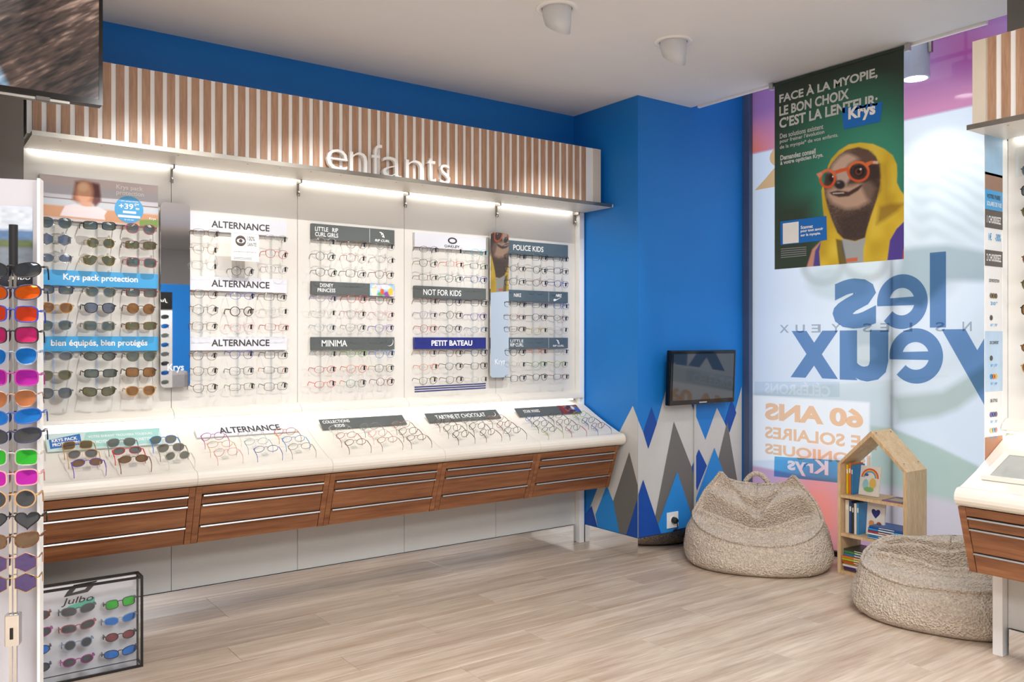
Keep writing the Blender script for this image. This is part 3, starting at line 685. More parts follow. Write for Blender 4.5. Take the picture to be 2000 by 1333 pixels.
# ================================================================== EYEWEAR
def superell(w_, h_, n, N=26, flat=1.0):
    o_ = []
    for k in range(N):
        a = 2 * math.pi * k / N; c, s_ = math.cos(a), math.sin(a)
        x = math.copysign(abs(c) ** (2 / n), c) * w_ / 2; z = math.copysign(abs(s_) ** (2 / n), s_) * h_ / 2
        o_.append((x, z))
    return o_
def lens_shape(kind):
    if kind == 'round': return superell(.043, .041, 2)
    if kind == 'panto': return [(x * (1 + .10 * z / .02), z * (.92 if z > 0 else 1.06)) for x, z in superell(.046, .040, 2.35)]
    if kind == 'rectangular': return superell(.050, .031, 4.2)
    if kind == 'square': return superell(.048, .037, 3.6)
    if kind == 'oval': return superell(.048, .033, 2.1)
    if kind == 'hexagonal':
        return [(x * 1.0, z) for x, z in [(.5 * .047 * math.cos(a) / max(abs(math.cos(a)) ** 1.0, abs(math.cos(a - R(60))), abs(math.cos(a + R(60)))), .5 * .042 * math.sin(a) / max(abs(math.cos(a)), abs(math.cos(a - R(60))), abs(math.cos(a + R(60))))) for a in [2 * math.pi * k / 24 for k in range(24)]]]
    if kind == 'cat-eye': return [(x, z + max(0, x) * .25 + (0.0 if z < 0 else .0)) for x, z in superell(.050, .034, 2.8)]
    if kind == 'aviator': return [(x * (1 + .22 * z / .02) + (.004 if z < 0 else 0) * abs(z) / .02, z * (.85 if z > 0 else 1.12)) for x, z in superell(.050, .042, 2.6)]
    if kind == 'sporty': return [(x, z + .10 * x) for x, z in superell(.057, .034, 2.5)]
    if kind == 'heart-shaped':
        o_ = []
        for k in range(26):
            t = 2 * math.pi * k / 26; o_.append((.0265 * math.sin(t) ** 3 if True else 0, .0014 * (13 * math.cos(t) - 5 * math.cos(2 * t) - 2 * math.cos(3 * t) - math.cos(4 * t))))
        return [(x, z) for x, z in o_][::-1]
KINDS = ['round', 'panto', 'rectangular', 'square', 'oval', 'hexagonal', 'cat-eye', 'aviator', 'sporty', 'heart-shaped']
def bend(x): return 1.9 * x * x
GEO = {}
def glasses_geo(kind, thick):
    key = (kind, thick)
    if key in GEO: return GEO[key]
    out_ = lens_shape(kind); n = len(out_)
    wx = max(p[0] for p in out_) - min(p[0] for p in out_); gap = .016 if kind != 'sporty' else .012
    cx = wx / 2 + gap / 2 + thick; fr = MB(); half = cx + wx / 2 + thick
    lens_m = []
    for sgn in (-1, 1):
        loops = []
        for rr, yy in ((0, -.0018), (thick, -.0018), (thick, .0018), (0, .0018)):
            L = []
            for x, z in out_:
                d = math.hypot(x, z) or 1e-6; X = sgn * (cx + x + x / d * rr); L.append((X, yy + bend(X), z + z / d * rr))
            loops.append(L)
        fs = []
        for a in range(4):
            b = (a + 1) % 4
            for k in range(n):
                j = (k + 1) % n; q = (a * n + k, a * n + j, b * n + j, b * n + k); fs.append(q if sgn > 0 else q[::-1])
        fr.add([p for l in loops for p in l], fs)
        lm = MB(); vs_ = [(0, -.0025, 0)] + [(sgn * x * .55, -.0018, z * .55) for x, z in out_] + [(sgn * x, bend(cx + x) - bend(cx), z) for x, z in out_]
        vs_ = [(p[0], p[1], p[2]) for p in vs_]
        f2 = [(0, 1 + k, 1 + (k + 1) % n) for k in range(n)] + [(1 + k, 1 + n + k, 1 + n + (k + 1) % n, 1 + (k + 1) % n) for k in range(n)]
        if sgn < 0: f2 = [f[::-1] for f in f2]
        lm.add(vs_, f2); lens_m.append((lm.mesh('lens', True), (sgn * cx, bend(cx), 0)))
    zt = max(p[1] for p in out_) * .45
    g = gap / 2 + thick
    fr.tube([(-g, bend(g), zt), (-g * .4, 0, zt + .003), (g * .4, 0, zt + .003), (g, bend(g), zt)], max(thick * .6, .0013), 6)
    for sgn in (-1, 1):
        fr.tube([(sgn * (half - .004), bend(half) - .001, zt), (sgn * (half + .003), bend(half) + .001, zt), (sgn * (half + .004), bend(half) + .008, zt)], max(thick * .75, .0015), 6)
    tm = []
    for sgn in (-1, 1):
        t = MB(); X = sgn * (half + .004); y0 = bend(half) + .007; tw = max(thick * .55, .0011); th = max(thick * .9, .0016)
        path = [(X, y0, zt), (X, y0 + .045, zt), (X * .985, y0 + .078, zt - .002), (X * .97, y0 + .095, zt - .012), (X * .955, y0 + .106, zt - .03)]
        for i, p in enumerate(path):
            t.v += [(p[0] - tw, p[1], p[2] - th), (p[0] + tw, p[1], p[2] - th), (p[0] + tw, p[1], p[2] + th), (p[0] - tw, p[1], p[2] + th)]
        for i in range(len(path) - 1):
            for k in range(4): t.f.append((i * 4 + k, i * 4 + (k + 1) % 4, i * 4 + 4 + (k + 1) % 4, i * 4 + 4 + k))
        t.f += [(3, 2, 1, 0), tuple(len(t.v) - 4 + k for k in range(4))]
        tm.append(t.mesh('temple'))
    tg = MB().box((half - .010, .022, zt - .020), (half - .002, .029, zt + .004)).mesh('security_tag'); tg.materials.append(M['tag'])
    fm = fr.mesh('frame', True)
    for m_ in [fm] + tm + [l[0] for l in lens_m]: m_.materials.append(None)
    GEO[key] = (fm, lens_m, tm, tg, zt); return GEO[key]
FC = {'tortoise': '6e4526', 'dark tortoise': '44301f', 'black': '1b1a1b', 'dark grey': '3f4246', 'grey': '7d8085', 'silver': 'b9b6b0', 'gold': 'b99a62', 'brown': '6b4634', 'rose gold': 'c59a86', 'blue': '2f57a8', 'royal blue': '2b3fa5', 'navy': '272d52', 'red': 'b02a2e', 'dark red': '7a2a2c', 'coral': 'd2603f', 'orange': 'c9703c', 'pink': 'd79a9c', 'rose': 'a5515f', 'lilac': '8f86ad', 'purple': '6a4bb0', 'magenta': 'a5348c', 'green': '4f9a44', 'lime': '8fa53a', 'olive': '5d552f', 'teal': '3f7f86', 'turquoise': '56a9b3', 'yellow': 'b7a33c', 'sand': 'c0986a', 'honey': 'b98a4c', 'clear': 'e4e2dc', 'clear blue': 'a9bfd8', 'taupe': '8b8478', 'bright red': 'cf2c33', 'sky blue': '3d86cf', 'slate': '54616b'}
FM = {}
def fmat(c):
    if c not in FM:
        if c.startswith('clear'): FM[c] = mix_mat('frame_' + c.replace(' ', '_'), tuple(v * .96 for v in lin('f4f3f0' if c == 'clear' else 'd5e2f0')), (1, 1, 1), .12, .1, lin(FC[c]), .25)
        elif c in ('silver', 'gold', 'rose gold'): FM[c] = plain('frame_' + c.replace(' ', '_'), FC[c], .25, 1, .03)
        elif 'tortoise' in c: FM[c] = plain('frame_' + c.replace(' ', '_'), FC[c], .22, 0, .75, 160)
        else: FM[c] = plain('frame_' + c.replace(' ', '_'), FC[c], .25, 0, .05, 40)
    return FM[c]
LM = {'clear': M['lens_clear']}
for k, c in {'grey': (.20, .22, .24), 'green': (.17, .21, .19), 'olive': (.20, .20, .11), 'brown': (.27, .16, .08), 'amber': (.36, .18, .06), 'smoke': (.24, .24, .22), 'steel': (.20, .24, .32)}.items():
    LM[k] = mix_mat('lens_' + k, tuple(min(1, v * 1.25) for v in c), (.9, .95, 1), .10, .03, tuple(v * .55 for v in c), .55)
for k, c in {'blue mirror': '1f78d8', 'orange mirror': 'e0641c', 'red mirror': 'd8482a', 'pink mirror': 'c83278', 'magenta mirror': 'b42ab4', 'green mirror': '35b83c', 'copper mirror': 'b87a56', 'violet': '5a4f80', 'ruby': '8a4a52', 'dark mirror': '4a5058'}.items():
    m, nt, b = new_mat('lens_' + k.replace(' ', '_')); b.inputs['Base Color'].default_value = (*lin(c), 1); b.inputs['Metallic'].default_value = .75; b.inputs['Roughness'].default_value = .08
    no, _, _ = noise_fac(nt, 8); mr = nt.nodes.new('ShaderNodeMapRange'); mr.inputs[3].default_value = .05; mr.inputs[4].default_value = .12
    nt.links.new(no.outputs['Fac'], mr.inputs[0]); nt.links.new(mr.outputs[0], b.inputs['Roughness']); LM[k] = m
def set_mat(o, m): o.material_slots[0].link = 'OBJECT'; o.material_slots[0].material = m
def eyewear(kind, fcol, lcol, loc, rot, label, group, thick=.0022, tagged=True, tcol=None, scale=1.0):
    sun = lcol != 'clear'
    fm, lens_m, tm, tg, zt = glasses_geo(kind, thick)
    g = thing('sunglasses' if sun else 'eyeglasses', label, 'sunglasses' if sun else 'glasses', loc, rot, group)
    g.scale = (scale,) * 3
    set_mat(obj('frame', fm, None, g), fmat(fcol))
    for lm, lo in lens_m: set_mat(obj('lens', lm, None, g, lo), LM[lcol])
    for t in tm: set_mat(obj('temple', t, None, g), fmat(tcol or fcol))
    if tagged: obj('security_tag', tg, None, g)
    return g
ROWZ = [1.825, 1.748, 1.669, 1.532, 1.456, 1.379, 1.243, 1.165, 1.086]
COLX = [(.555, .728, .902), (1.187, 1.362, 1.533), (1.797, 1.970, 2.140), (2.412, 2.582, 2.753), (3.034, 3.202, 3.372)]
W0 = [[('panto', 'slate', 'green'), ('rectangular', 'black', 'green'), ('panto', 'rose', 'smoke')], [('hexagonal', 'silver', 'steel'), ('round', 'gold', 'olive'), ('rectangular', 'brown', 'olive')],
      [('oval', 'silver', 'steel'), ('aviator', 'gold', 'olive'), ('square', 'rose', 'green')], [('rectangular', 'navy', 'green'), ('panto', 'taupe', 'green'), ('rectangular', 'dark red', 'green')],
      [('panto', 'honey', 'amber'), ('panto', 'black', 'steel'), ('round', 'tortoise', 'amber')], [('panto', 'clear blue', 'green'), ('square', 'taupe', 'green'), ('rectangular', 'tortoise', 'olive')],
      [('oval', 'grey', 'grey'), ('oval', 'dark tortoise', 'green'), ('panto', 'olive', 'green')], [('panto', 'taupe', 'olive'), ('rectangular', 'black', 'green'), ('square', 'dark tortoise', 'amber')],
      [('panto', 'slate', 'grey'), ('cat-eye', 'dark tortoise', 'olive'), ('panto', 'honey', 'amber')]]
def es(*rows): return [[(a.split(':')[0], a.split(':')[1], 'clear') if a else None for a in r.split(',')] if True else 0 for r in rows]
W1 = es('rectangular:tortoise,,oval:silver', 'panto:gold,,panto:red', 'rectangular:clear,round:dark grey,panto:silver', 'panto:tortoise,oval:royal blue,square:dark tortoise', 'hexagonal:dark grey,round:dark tortoise,square:clear', 'square:olive,panto:pink,rectangular:red',
        'panto:brown,panto:royal blue,square:dark grey', 'panto:brown,square:dark grey,rectangular:black', 'panto:tortoise,rectangular:olive,square:dark grey')
W2 = es('round:clear,panto:tortoise,panto:grey', 'round:dark grey,hexagonal:rose gold,oval:silver', 'panto:black,square:dark grey,panto:brown', 'oval:lilac,panto:red,panto:dark red', 'panto:clear,panto:rose gold,oval:pink', 'panto:clear blue,panto:grey,panto:purple',
        'oval:grey,oval:green,panto:sky blue', 'oval:red,panto:coral,panto:dark grey', 'oval:bright red,panto:teal,round:dark red')
W3 = es('oval:navy,square:clear,panto:turquoise', 'panto:dark tortoise,rectangular:coral,rectangular:black', 'rectangular:brown,panto:navy,panto:royal blue', 'oval:brown,round:navy,square:black', 'panto:lilac,round:dark tortoise,panto:purple', 'round:red,round:navy,oval:clear blue',
        'panto:rose gold,panto:brown,panto:navy', 'oval:orange,panto:dark grey,square:black', 'panto:olive,panto:brown,oval:clear')
W4 = es('rectangular:black,square:black,rectangular:dark grey', 'oval:olive,panto:black,square:black', 'square:navy,panto:brown,panto:royal blue', 'rectangular:black,rectangular:navy,square:blue', 'rectangular:dark red,panto:black,oval:brown', 'rectangular:dark tortoise,rectangular:yellow,panto:clear',
        'panto:black,rectangular:orange,square:clear', 'oval:clear,oval:green,panto:lime', 'square:black,panto:black,rectangular:dark grey')
TC = {(3, 1, 0): 'lime', (3, 1, 1): 'coral', (3, 1, 2): 'lime', (3, 2, 1): 'green', (2, 7, 2): 'yellow', (2, 8, 1): 'orange', (2, 6, 0): 'turquoise', (4, 8, 2): 'red', (1, 7, 2): 'coral', (1, 8, 1): 'green', (3, 5, 2): 'blue', (2, 3, 0): 'purple'}
WHERE = [['under the photo header', 'under the upper blue strip', 'under the lower blue strip'],
         ['under the top white sign', 'under the middle white sign', 'under the bottom white sign'],
         ['under the third panel\'s top sign', 'under the grey picture sign', 'under the grey crescent sign'],
         ['under the oval-logo sign', 'under the grey sign above navy', 'under the navy sign'],
         ['under the last panel\'s top sign', 'under the tick-logo sign', 'under the last panel\'s lowest sign']]
CN = ['left', 'centre', 'right']
for bi, tab in enumerate((W0, W1, W2, W3, W4)):
    for r in range(9):
        for c in range(3):
            it = tab[r][c]
            if it is None: continue
            kind, fc, lc = it
            lab = f"{fc} {kind} {'sunglasses' if lc != 'clear' else 'glasses'}, {ORD[r % 3]} row {CN[c]}, {WHERE[bi][r // 3]}"
            th = {0: .003}.get(bi, .0017)
            if fc in ('silver', 'gold', 'rose gold', 'grey') and lc == 'clear': th = .0012
            if fc in ('silver', 'gold') and bi == 0: th = .0015
            if (bi, r, c) == (1, 4, 1): th = .0034
            zoff = -.02 if (bi, r, c) == (1, 2, 1) else 0
            eyewear(kind, fc, lc, (COLX[bi][c] * 1.0085 + random.uniform(-.004, .004), YP - .083, CH + (ROWZ[r] - CH) * 1.0085 + zoff + random.uniform(-.003, .003)), (R(random.uniform(2, 7)), R(random.uniform(-1.6, 1.6)), R(random.uniform(-3, 3))),
                    lab, ['sunglasses on the wall panel', 'eyeglasses on the wall panels'][bi > 0], th, True, TC.get((bi, r, c)), 1.0).scale = (1.05, .72, 1.05) if bi == 0 else (1.0, .72, 1.0)
    for c in range(3):
        rd = thing('acrylic_rod', f'clear acrylic holder rod of the {CN[c]} glasses column on the {["first", "second", "third", "fourth", "last"][bi]} panel', 'rod', (COLX[bi][c] * 1.0085, YP - .012, 1.05), group='clear holder rods on the wall panels')
        obj('rod', MB().box((-.004, -.004, 0), (.004, .004, .80)), M['acrylic'], rd)
        pg = MB().tube([(0, 0, 0), (0, -.055, .004), (0, -.068, .010)], .003, 6).mesh('peg'); pg.materials.append(M['acrylic'])
        for z in ROWZ: obj('peg', pg, None, rd, (0, 0, CH + (z - CH) * 1.0085 - 1.05 - .004))

# ------------------------------------------------------------------ worktop signs and glasses
SLOPE = math.atan2(.798 - .748, .113)       # close to the worktop's incline
TAN = .441
def top_z(Y): return .748 + (Y - 3.844) * TAN
ANG = math.atan(TAN)
def wsign(i, mat, label, x0, w_, y0=4.078, hh=.075):
    s = thing('worktop_sign', label, 'sign', (x0, y0, top_z(y0) + .006), (-R(90) + ANG + R(14), 0, 0), 'signs lying on the worktop')
    # local: x along the sign, z along its height (tilted a little more than the worktop), -y its face
    obj('plate', MB().box((0, 0, 0), (w_, .004, hh)), mat, s)
    return s
s = wsign(0, M['aqua'], 'pale green notice strip on the worktop in front of the sunglasses', .512, .468, 4.045, .108)
patch('notice_field', [(.13, -.0006, .012), (.44, -.0006, .012), (.468, -.0006, .104), (.16, -.0006, .104)], plain('mint_print', 'a2d2ca', .5), s)
patch('notice_label', [(.012, -.0008, .014), (.135, -.0008, .03), (.135, -.0008, .098), (.012, -.0008, .07)], plain('label_blue', '2f6fb5', .5), s)
lettering('KRYS PACK', (.022, -.0014, .052), (1, 0, 0), (0, 0, 1), .10, .02, M['ink_white'], s, .03, shear=.1); lettering('PROTECTION', (.022, -.0014, .026), (1, 0, 0), (0, 0, 1), .105, .02, M['ink_white'], s, .03, shear=.1)
lettering('VOTRE ENFANT TROUVERA TOUJOURS', (.165, -.0014, .062), (1, 0, 0), (0, 0, 1), .265, .02, M['ink_white'], s, .02); lettering('UN MOYEN DE CASSER SES LUNETTES !', (.165, -.0014, .03), (1, 0, 0), (0, 0, 1), .265, .02, M['ink_white'], s, .02)
s = wsign(1, M['sign_white'], 'white sign with dark capitals lying on the worktop', 1.135, .50); lettering('ALTERNANCE', (.11, -.0008, .016), (1, 0, 0), (0, 0, 1), .30, .042, M['ink_dark'], s, .02)
s = wsign(2, M['sign_grey'], 'grey sign with two short text lines on the worktop', 1.763, .487); lettering('COLLECTIONS', (.014, -.0008, .042), (1, 0, 0), (0, 0, 1), .15, .022, M['ink_white'], s, .015); lettering('KIDS', (.07, -.0008, .010), (1, 0, 0), (0, 0, 1), .055, .022, M['ink_white'], s, .015)
s = wsign(3, M['sign_grey'], 'grey sign with crescent logo lying on the worktop', 2.392, .487); lettering('TARTINE ET CHOCOLAT', (.055, -.0008, .02), (1, 0, 0), (0, 0, 1), .335, .034, M['ink_white'], s, .015)
spoly(s, 'crescent_logo', crescent(.44, .04, .024, -120, 40, .003), 'ink_white')
s = wsign(4, M['sign_grey'], 'grey sign with a small dark picture on the worktop near the blue wall', 3.015, .487); lettering('STAR WARS', (.05, -.0008, .028), (1, 0, 0), (0, 0, 1), .12, .026, M['ink_white'], s, .015)
def paint_space(P):
    img = np.zeros(P.shape); x = P[..., 0]; z = P[..., 2]
    put(img, np.ones(x.shape), (66, 46, 70)); n = grid_noise(x.shape, (6, 10), 5); put(img, np.clip((n - .5) * 5, 0, 1), (150, 96, 74))
    put(img, soft(x, z, [(.34, 0), (.385, 0), (.36, .08), (.33, .08)], .01), (130, 40, 44)); put(img, ell(x, z, .465, .03, .02, .024, .01), (60, 92, 170)); put(img, ell(x, z, .44, .05, .012, .016, .01), (206, 214, 226))
    return img
painted('picture_print', (.33, -.001, 0), (1, 0, 0), (0, 0, 1), .157, .075, 50, 26, paint_space, M['print'], s)
WT = [[('square', 'honey', 'brown'), ('panto', 'grey', 'smoke'), ('panto', 'sky blue', 'smoke'), ('panto', 'sand', 'grey'), ('oval', 'bright red', 'grey'), ('panto', 'taupe', 'smoke'), ('oval', 'purple', 'brown'), ('oval', 'tortoise', 'brown'), ('round', 'clear', 'smoke')],
      [('panto', 'magenta'), ('oval', 'clear'), ('panto', 'orange'), ('oval', 'sand'), ('oval', 'clear blue'), ('oval', 'sky blue'), ('panto', 'pink'), ('oval', 'royal blue'), ('oval', 'taupe')],
      [('panto', 'clear'), ('panto', 'grey'), ('panto', 'rose gold'), ('oval', 'rose'), ('panto', 'pink'), ('panto', 'brown'), ('oval', 'brown'), ('oval', 'rose gold'), ('oval', 'tortoise')],
      [('panto', 'brown'), ('panto', 'taupe'), ('panto', 'rose gold'), ('panto', 'olive'), ('round', 'dark grey'), ('round', 'dark red'), ('round', 'dark tortoise'), ('round', 'brown'), ('panto', 'slate')],
      [('panto', 'blue'), ('oval', 'navy'), ('round', 'lime'), ('panto', 'dark grey'), ('panto', 'brown'), ('panto', 'navy'), ('oval', 'slate'), ('panto', 'grey'), ('panto', 'dark red')]]
WL = ['by the pale green notice', 'by the white worktop sign', 'by the two-line worktop sign', 'by the crescent worktop sign', 'by the picture worktop sign']
X0 = [(.618, .80, .975), (1.19, 1.368, 1.543), (1.825, 2.0, 2.18), (2.445, 2.62, 2.80), (3.05, 3.23, 3.42)]
pegm = MB().box((-.016, -.012, 0), (.016, .012, .003)).tube([(0, 0, .003), (0, .004, .02), (0, -.004, .036)], .004, 6).mesh('nose_stand'); pegm.materials.append(M['acrylic'])
for bi, tab in enumerate(WT):
    for k, it in enumerate(tab):
        r, c = k // 3, k % 3; kind, fc = it[0], it[1]; lc = it[2] if len(it) > 2 else 'clear'
        yfoot = (3.978, 3.909, 3.842)[r] - (.02 if bi == 4 else 0)
        xx = X0[bi][c] + r * .012 + random.uniform(-.006, .006)
        # temples lie towards the viewer, parallel to the worktop; lenses stand up at the far end
        yf = yfoot + .070 * math.cos(ANG); lift = .033
        p = Vector((xx, yf, top_z(yf))) + Vector((0, -math.sin(ANG), math.cos(ANG))) * lift
        lab = f"{fc} {kind} {'sunglasses' if lc != 'clear' else 'glasses'} on worktop, {['back', 'middle', 'front'][r]} row {CN[c]}, {WL[bi]}"
        eyewear(kind, fc, lc, p, (-ANG, 0, math.pi + R(random.uniform(-4, 4))), lab, 'glasses standing on the worktop', .0028 if bi == 0 else .0018, False, {(4, 6): 'lime', (4, 7): 'red', (4, 8): 'blue'}.get((bi, k)), 1.0).scale = (.95, .66, .95)
        tag(obj('nose_stand', pegm, None, None, Vector((xx, yf, top_z(yf) + .001)), (ANG, 0, 0)), f"clear nose stand under {['back', 'middle', 'front'][r]} row {CN[c]} glasses {WL[bi]}", 'stand', 'clear nose stands on the worktop')

# ================================================================== SUNGLASSES TOWER AT THE LEFT EDGE
TA = math.atan2(-.344, .986)
tp0 = Vector((.252, 2.616, 0))
tower = thing('sunglasses_tower', 'white upright sunglasses tower cut by the left picture edge', 'display stand', tp0, (0, 0, TA))
obj('back_board', MB().box((-.30, .066, .02), (.044, .080, 1.755)), plain('tower_white', 'c2c1c7', .45, var=.01), tower, bevel=.003)
obj('side_post', MB().box((.044, .050, 0), (.051, .09, 1.757)), M['white'], tower)
obj('foot', MB().box((-.30, -.12, 0), (.044, .14, .02)), M['white'], tower)
obj('rod', MB().box((-.009, -.012, .05), (-.002, .0, 1.56)).box((.002, -.012, .05), (.009, .0, 1.56)), M['chrome'], tower)
obj('rod_cap', MB().tube([(0, -.006, 1.50), (0, -.006, 1.62)], .011, 12), M['black'], tower)
lk = obj('lock', MB().box((-.018, -.024, .50), (.018, .008, .585)), M['chrome'], tower, bevel=.004)
obj('key_slot', MB().box((-.004, -.0255, .52), (.004, -.024, .55)), M['black'], lk)
def paint_lake(P):
    img = np.zeros(P.shape); z = P[..., 2]; x = P[..., 0]; n = grid_noise(z.shape, (30, 12), 9)
    put(img, np.ones(z.shape), (196, 204, 214)); put(img, np.clip((1.62 - z) / .01, 0, 1), (84, 116, 156)); put(img, np.clip((1.592 - z) / .008, 0, 1), (92, 106, 66)); put(img, np.clip((1.57 - z) / .006, 0, 1), (120, 128, 138))
    img *= (.82 + .36 * n)[..., None]
    return img
painted('lake_poster', (-.14, .0645, 1.46), (1, 0, 0), (0, 0, 1), .170, .22, 60, 70, paint_lake, M['print'], tower)
patch('logo_field', [(-.06, .0638, 1.46), (.030, .0638, 1.46), (.030, .0638, 1.515), (-.03, .0638, 1.515)], plain('logo_navy', '20252f', .5), tower)
lettering('Julbo', (-.030, .063, 1.474), (1, 0, 0), (0, 0, 1), .052, .018, M['ink_white'], tower, .01, italic=.3)
SUN = [('sporty', 'black', 'dark mirror'), ('sporty', 'navy', 'orange mirror'), ('square', 'royal blue', 'red mirror'), ('square', 'black', 'pink mirror'), ('panto', 'clear blue', 'blue mirror'), ('square', 'magenta', 'magenta mirror'), ('panto', 'rose gold', 'copper mirror'), ('sporty', 'blue', 'blue mirror'),
       ('sporty', 'navy', 'dark mirror'), ('square', 'clear', 'green mirror'), ('square', 'pink', 'magenta mirror'), ('round', 'sand', 'dark mirror'), ('heart-shaped', 'black', 'dark mirror'), ('cat-eye', 'tortoise', 'brown'), ('hexagonal', 'rose gold', 'violet'), ('hexagonal', 'gold', 'violet')]
YSUN = [527, 571, 613, 655, 696, 738, 779, 815, 852, 894, 935, 976, 1017, 1058, 1101, 1141]
for k, (kind, fc, lc) in enumerate(SUN):
    p = tower.matrix_basis @ Vector((.0, -.030, 0)) if False else Matrix.Translation(tp0) @ Matrix.Rotation(TA, 4, 'Z') @ Vector((0, -.030, 0))
    tdep = SN * p.x + CS * p.y
    z = CH - (YSUN[k] - 666.5) * tdep / FPX
    eyewear(kind, fc, lc, (p.x, p.y, z), (R(4), R(random.uniform(-2, 2)), TA + R(random.uniform(-2, 2))), f"{fc} {kind} sunglasses with {lc} lenses, {['topmost','second','third','fourth','fifth','sixth','seventh','eighth','ninth','tenth','eleventh','twelfth','thirteenth','fourteenth','fifteenth','lowest'][k]} on the tower", 'sunglasses on the left tower', .0032 if fc not in ('gold', 'rose gold') else .0016, False, scale=1.06).scale = (1.04, .56, 1.06)

# ================================================================== SUNGLASSES CASE ON THE FLOOR
bx = thing('display_case', 'black framed glass display case of sunglasses on the floor', 'display case', (.80, 3.63, 0))
W_, H_, D_ = .62, .365, .09
t = .009
for nm, a, b in (('frame_bar', (-W_, 0, 0), (0, t, t)), ('frame_bar', (-W_, 0, H_ - t), (0, t, H_)), ('frame_bar', (-W_, D_ - t, H_ - t), (0, D_, H_)), ('frame_bar', (-W_, D_ - t, 0), (0, D_, t)),
                 ('frame_bar', (-t, 0, t), (0, t, H_ - t)), ('frame_bar', (-t, D_ - t, t), (0, D_, H_ - t)), ('frame_bar', (-W_, 0, t), (-W_ + t, t, H_ - t)), ('frame_bar', (-t, t, H_ - t), (0, D_ - t, H_)), ('frame_bar', (-t, t, 0), (0, D_ - t, t)), ('frame_bar', (-W_, t, H_ - t), (-W_ + t, D_ - t, H_))):
    obj(nm, MB().box(a, b), M['black_frame'], bx)
obj('back_board', MB().box((-W_ + .01, D_ - .015, .01), (-.01, D_ - .010, H_ - .01)), plain('case_board', 'dedfe4', .5, var=.02), bx)
obj('base_tray', MB().box((-W_ + .01, .01, .002), (-.01, D_ - .015, .008)), M['mirror'], bx)
obj('front_glass', MB().box((-W_ + t, .003, t), (-t, .006, H_ - t)), M['glass'], bx)
obj('side_glass', MB().box((-.006, t, t), (-.003, D_ - t, H_ - t)), M['glass'], bx)
patch('teal_band', [(-.275, D_ - .016, .248), (-.165, D_ - .016, .268), (-.165, D_ - .016, .292), (-.26, D_ - .016, .272)], M['teal'], bx)
lettering('Julbo', (-.285, D_ - .017, .272), (1, 0, 0), (0, 0, 1), .11, .032, M['ink_black'], bx, .005, italic=.35)
spoly_pts = [(-.275, .310), (-.19, .316), (-.16, .345), (-.185, .345), (-.20, .328), (-.245, .322), (-.225, .345), (-.16, .350), (-.155, .356), (-.24, .352), (-.262, .33)]
patch('swirl_logo', [(p[0], D_ - .017, p[1]) for p in spoly_pts], M['ink_black'], bx)
CASE = [[('square', 'dark grey', 'green mirror'), ('sporty', 'clear blue', 'blue mirror'), ('oval', 'black', 'ruby'), ('sporty', 'navy', 'blue mirror')],
        [('sporty', 'slate', 'dark mirror'), ('sporty', 'rose', 'dark mirror'), ('round', 'clear blue', 'dark mirror'), ('oval', 'magenta', 'dark mirror')],
        [('oval', 'dark red', 'dark mirror'), ('sporty', 'magenta', 'dark mirror'), ('oval', 'navy', 'blue mirror'), ('oval', 'navy', 'dark mirror')]]
for c in range(3):
    for r in range(4):
        kind, fc, lc = CASE[c][r]
        xx = .80 - .078 - c * .152; zz = .262 - r * .066
        eyewear(kind, fc, lc, (xx, 3.63 + .035, zz), (R(3), R(random.uniform(-5, -1)), R(random.uniform(-3, 3))), f"small {fc} {kind} sunglasses with {lc} lenses, {['top', 'second', 'third', 'bottom'][r]} row {['right', 'middle', 'left'][c]}, floor case", 'sunglasses in the floor case', .004, False, scale=.86).scale = (.86, .33, .86)

# ================================================================== LARGE SCREEN TOP LEFT
def paint_tv(P):
    img = np.zeros(P.shape); n = np.zeros(P.shape[:2])
    x = P[..., 0]; z = P[..., 2]
    u = x * .8 + z * .6; v = -x * .6 + z * .8
    rs = np.random.RandomState(2); tex = rs.rand(64, 400)
    for sc_u, sc_v, wgt in ((16, 120, .5), (40, 260, .45), (5, 12, .5)):
        iu = (u - u.min()) * sc_u; iv = (v - v.min()) * sc_v
        a0 = iu.astype(int); b0 = iv.astype(int); fu = iu - a0; fv = iv - b0
        g = lambda a, b: tex[a % 64, b % 400]
        n += wgt * ((g(a0, b0) * (1 - fu) + g(a0 + 1, b0) * fu) * (1 - fv) + (g(a0, b0 + 1) * (1 - fu) + g(a0 + 1, b0 + 1) * fu) * fv)
    n = (n - n.min()) / (n.max() - n.min())
    dk_, md, lt_ = np.array(lin('141416')), np.array(lin('4a3a34')), np.array(lin('a4897a'))
    f = np.clip(n * 1.3 + (z - .2) * .5 - .25, 0, 1)[..., None]
    img = np.where(f < .5, dk_ + (md - dk_) * f * 2, md + (lt_ - md) * (f - .5) * 2)
    put(img, soft(x, z, [(-.60, .02), (-.285, .02), (-.31, .07), (-.34, .11), (-.60, .13)], .03) * (.4 + .6 * n), (150, 190, 220))
    return img
tv = thing('ceiling_screen', 'large dark screen showing brown fur hung at the top left', 'screen', (.568, 3.17, 2.115))
obj('housing', MB().box((-1.0, 0, 0), (0, .045, .60)), M['black'], tv, bevel=.004)
obj('bezel', MB().box((-1.0, -.004, 0), (0, 0, .018)).box((-.012, -.004, .018), (0, 0, .60)).box((-1.0, -.004, .588), (-.012, 0, .60)), M['glossblack'], tv)
painted('picture', (-.99, -.001, .018), (1, 0, 0), (0, 0, 1), .978, .57, 260, 160, paint_tv, vcol_mat('screen_picture', .1, .9), tv)
obj('speaker_grille', MB().box((-.60, .004, -.010), (-.10, .03, 0)), M['steel'], tv)
obj('sensor', MB().box((-.20, -.006, -.012), (-.16, .004, 0)), M['grey_dark'], tv)
obj('ceiling_pole', MB().tube([(-.5, .06, .3), (-.5, .06, ZC - 2.115)], .02, 12), M['black'], tv)

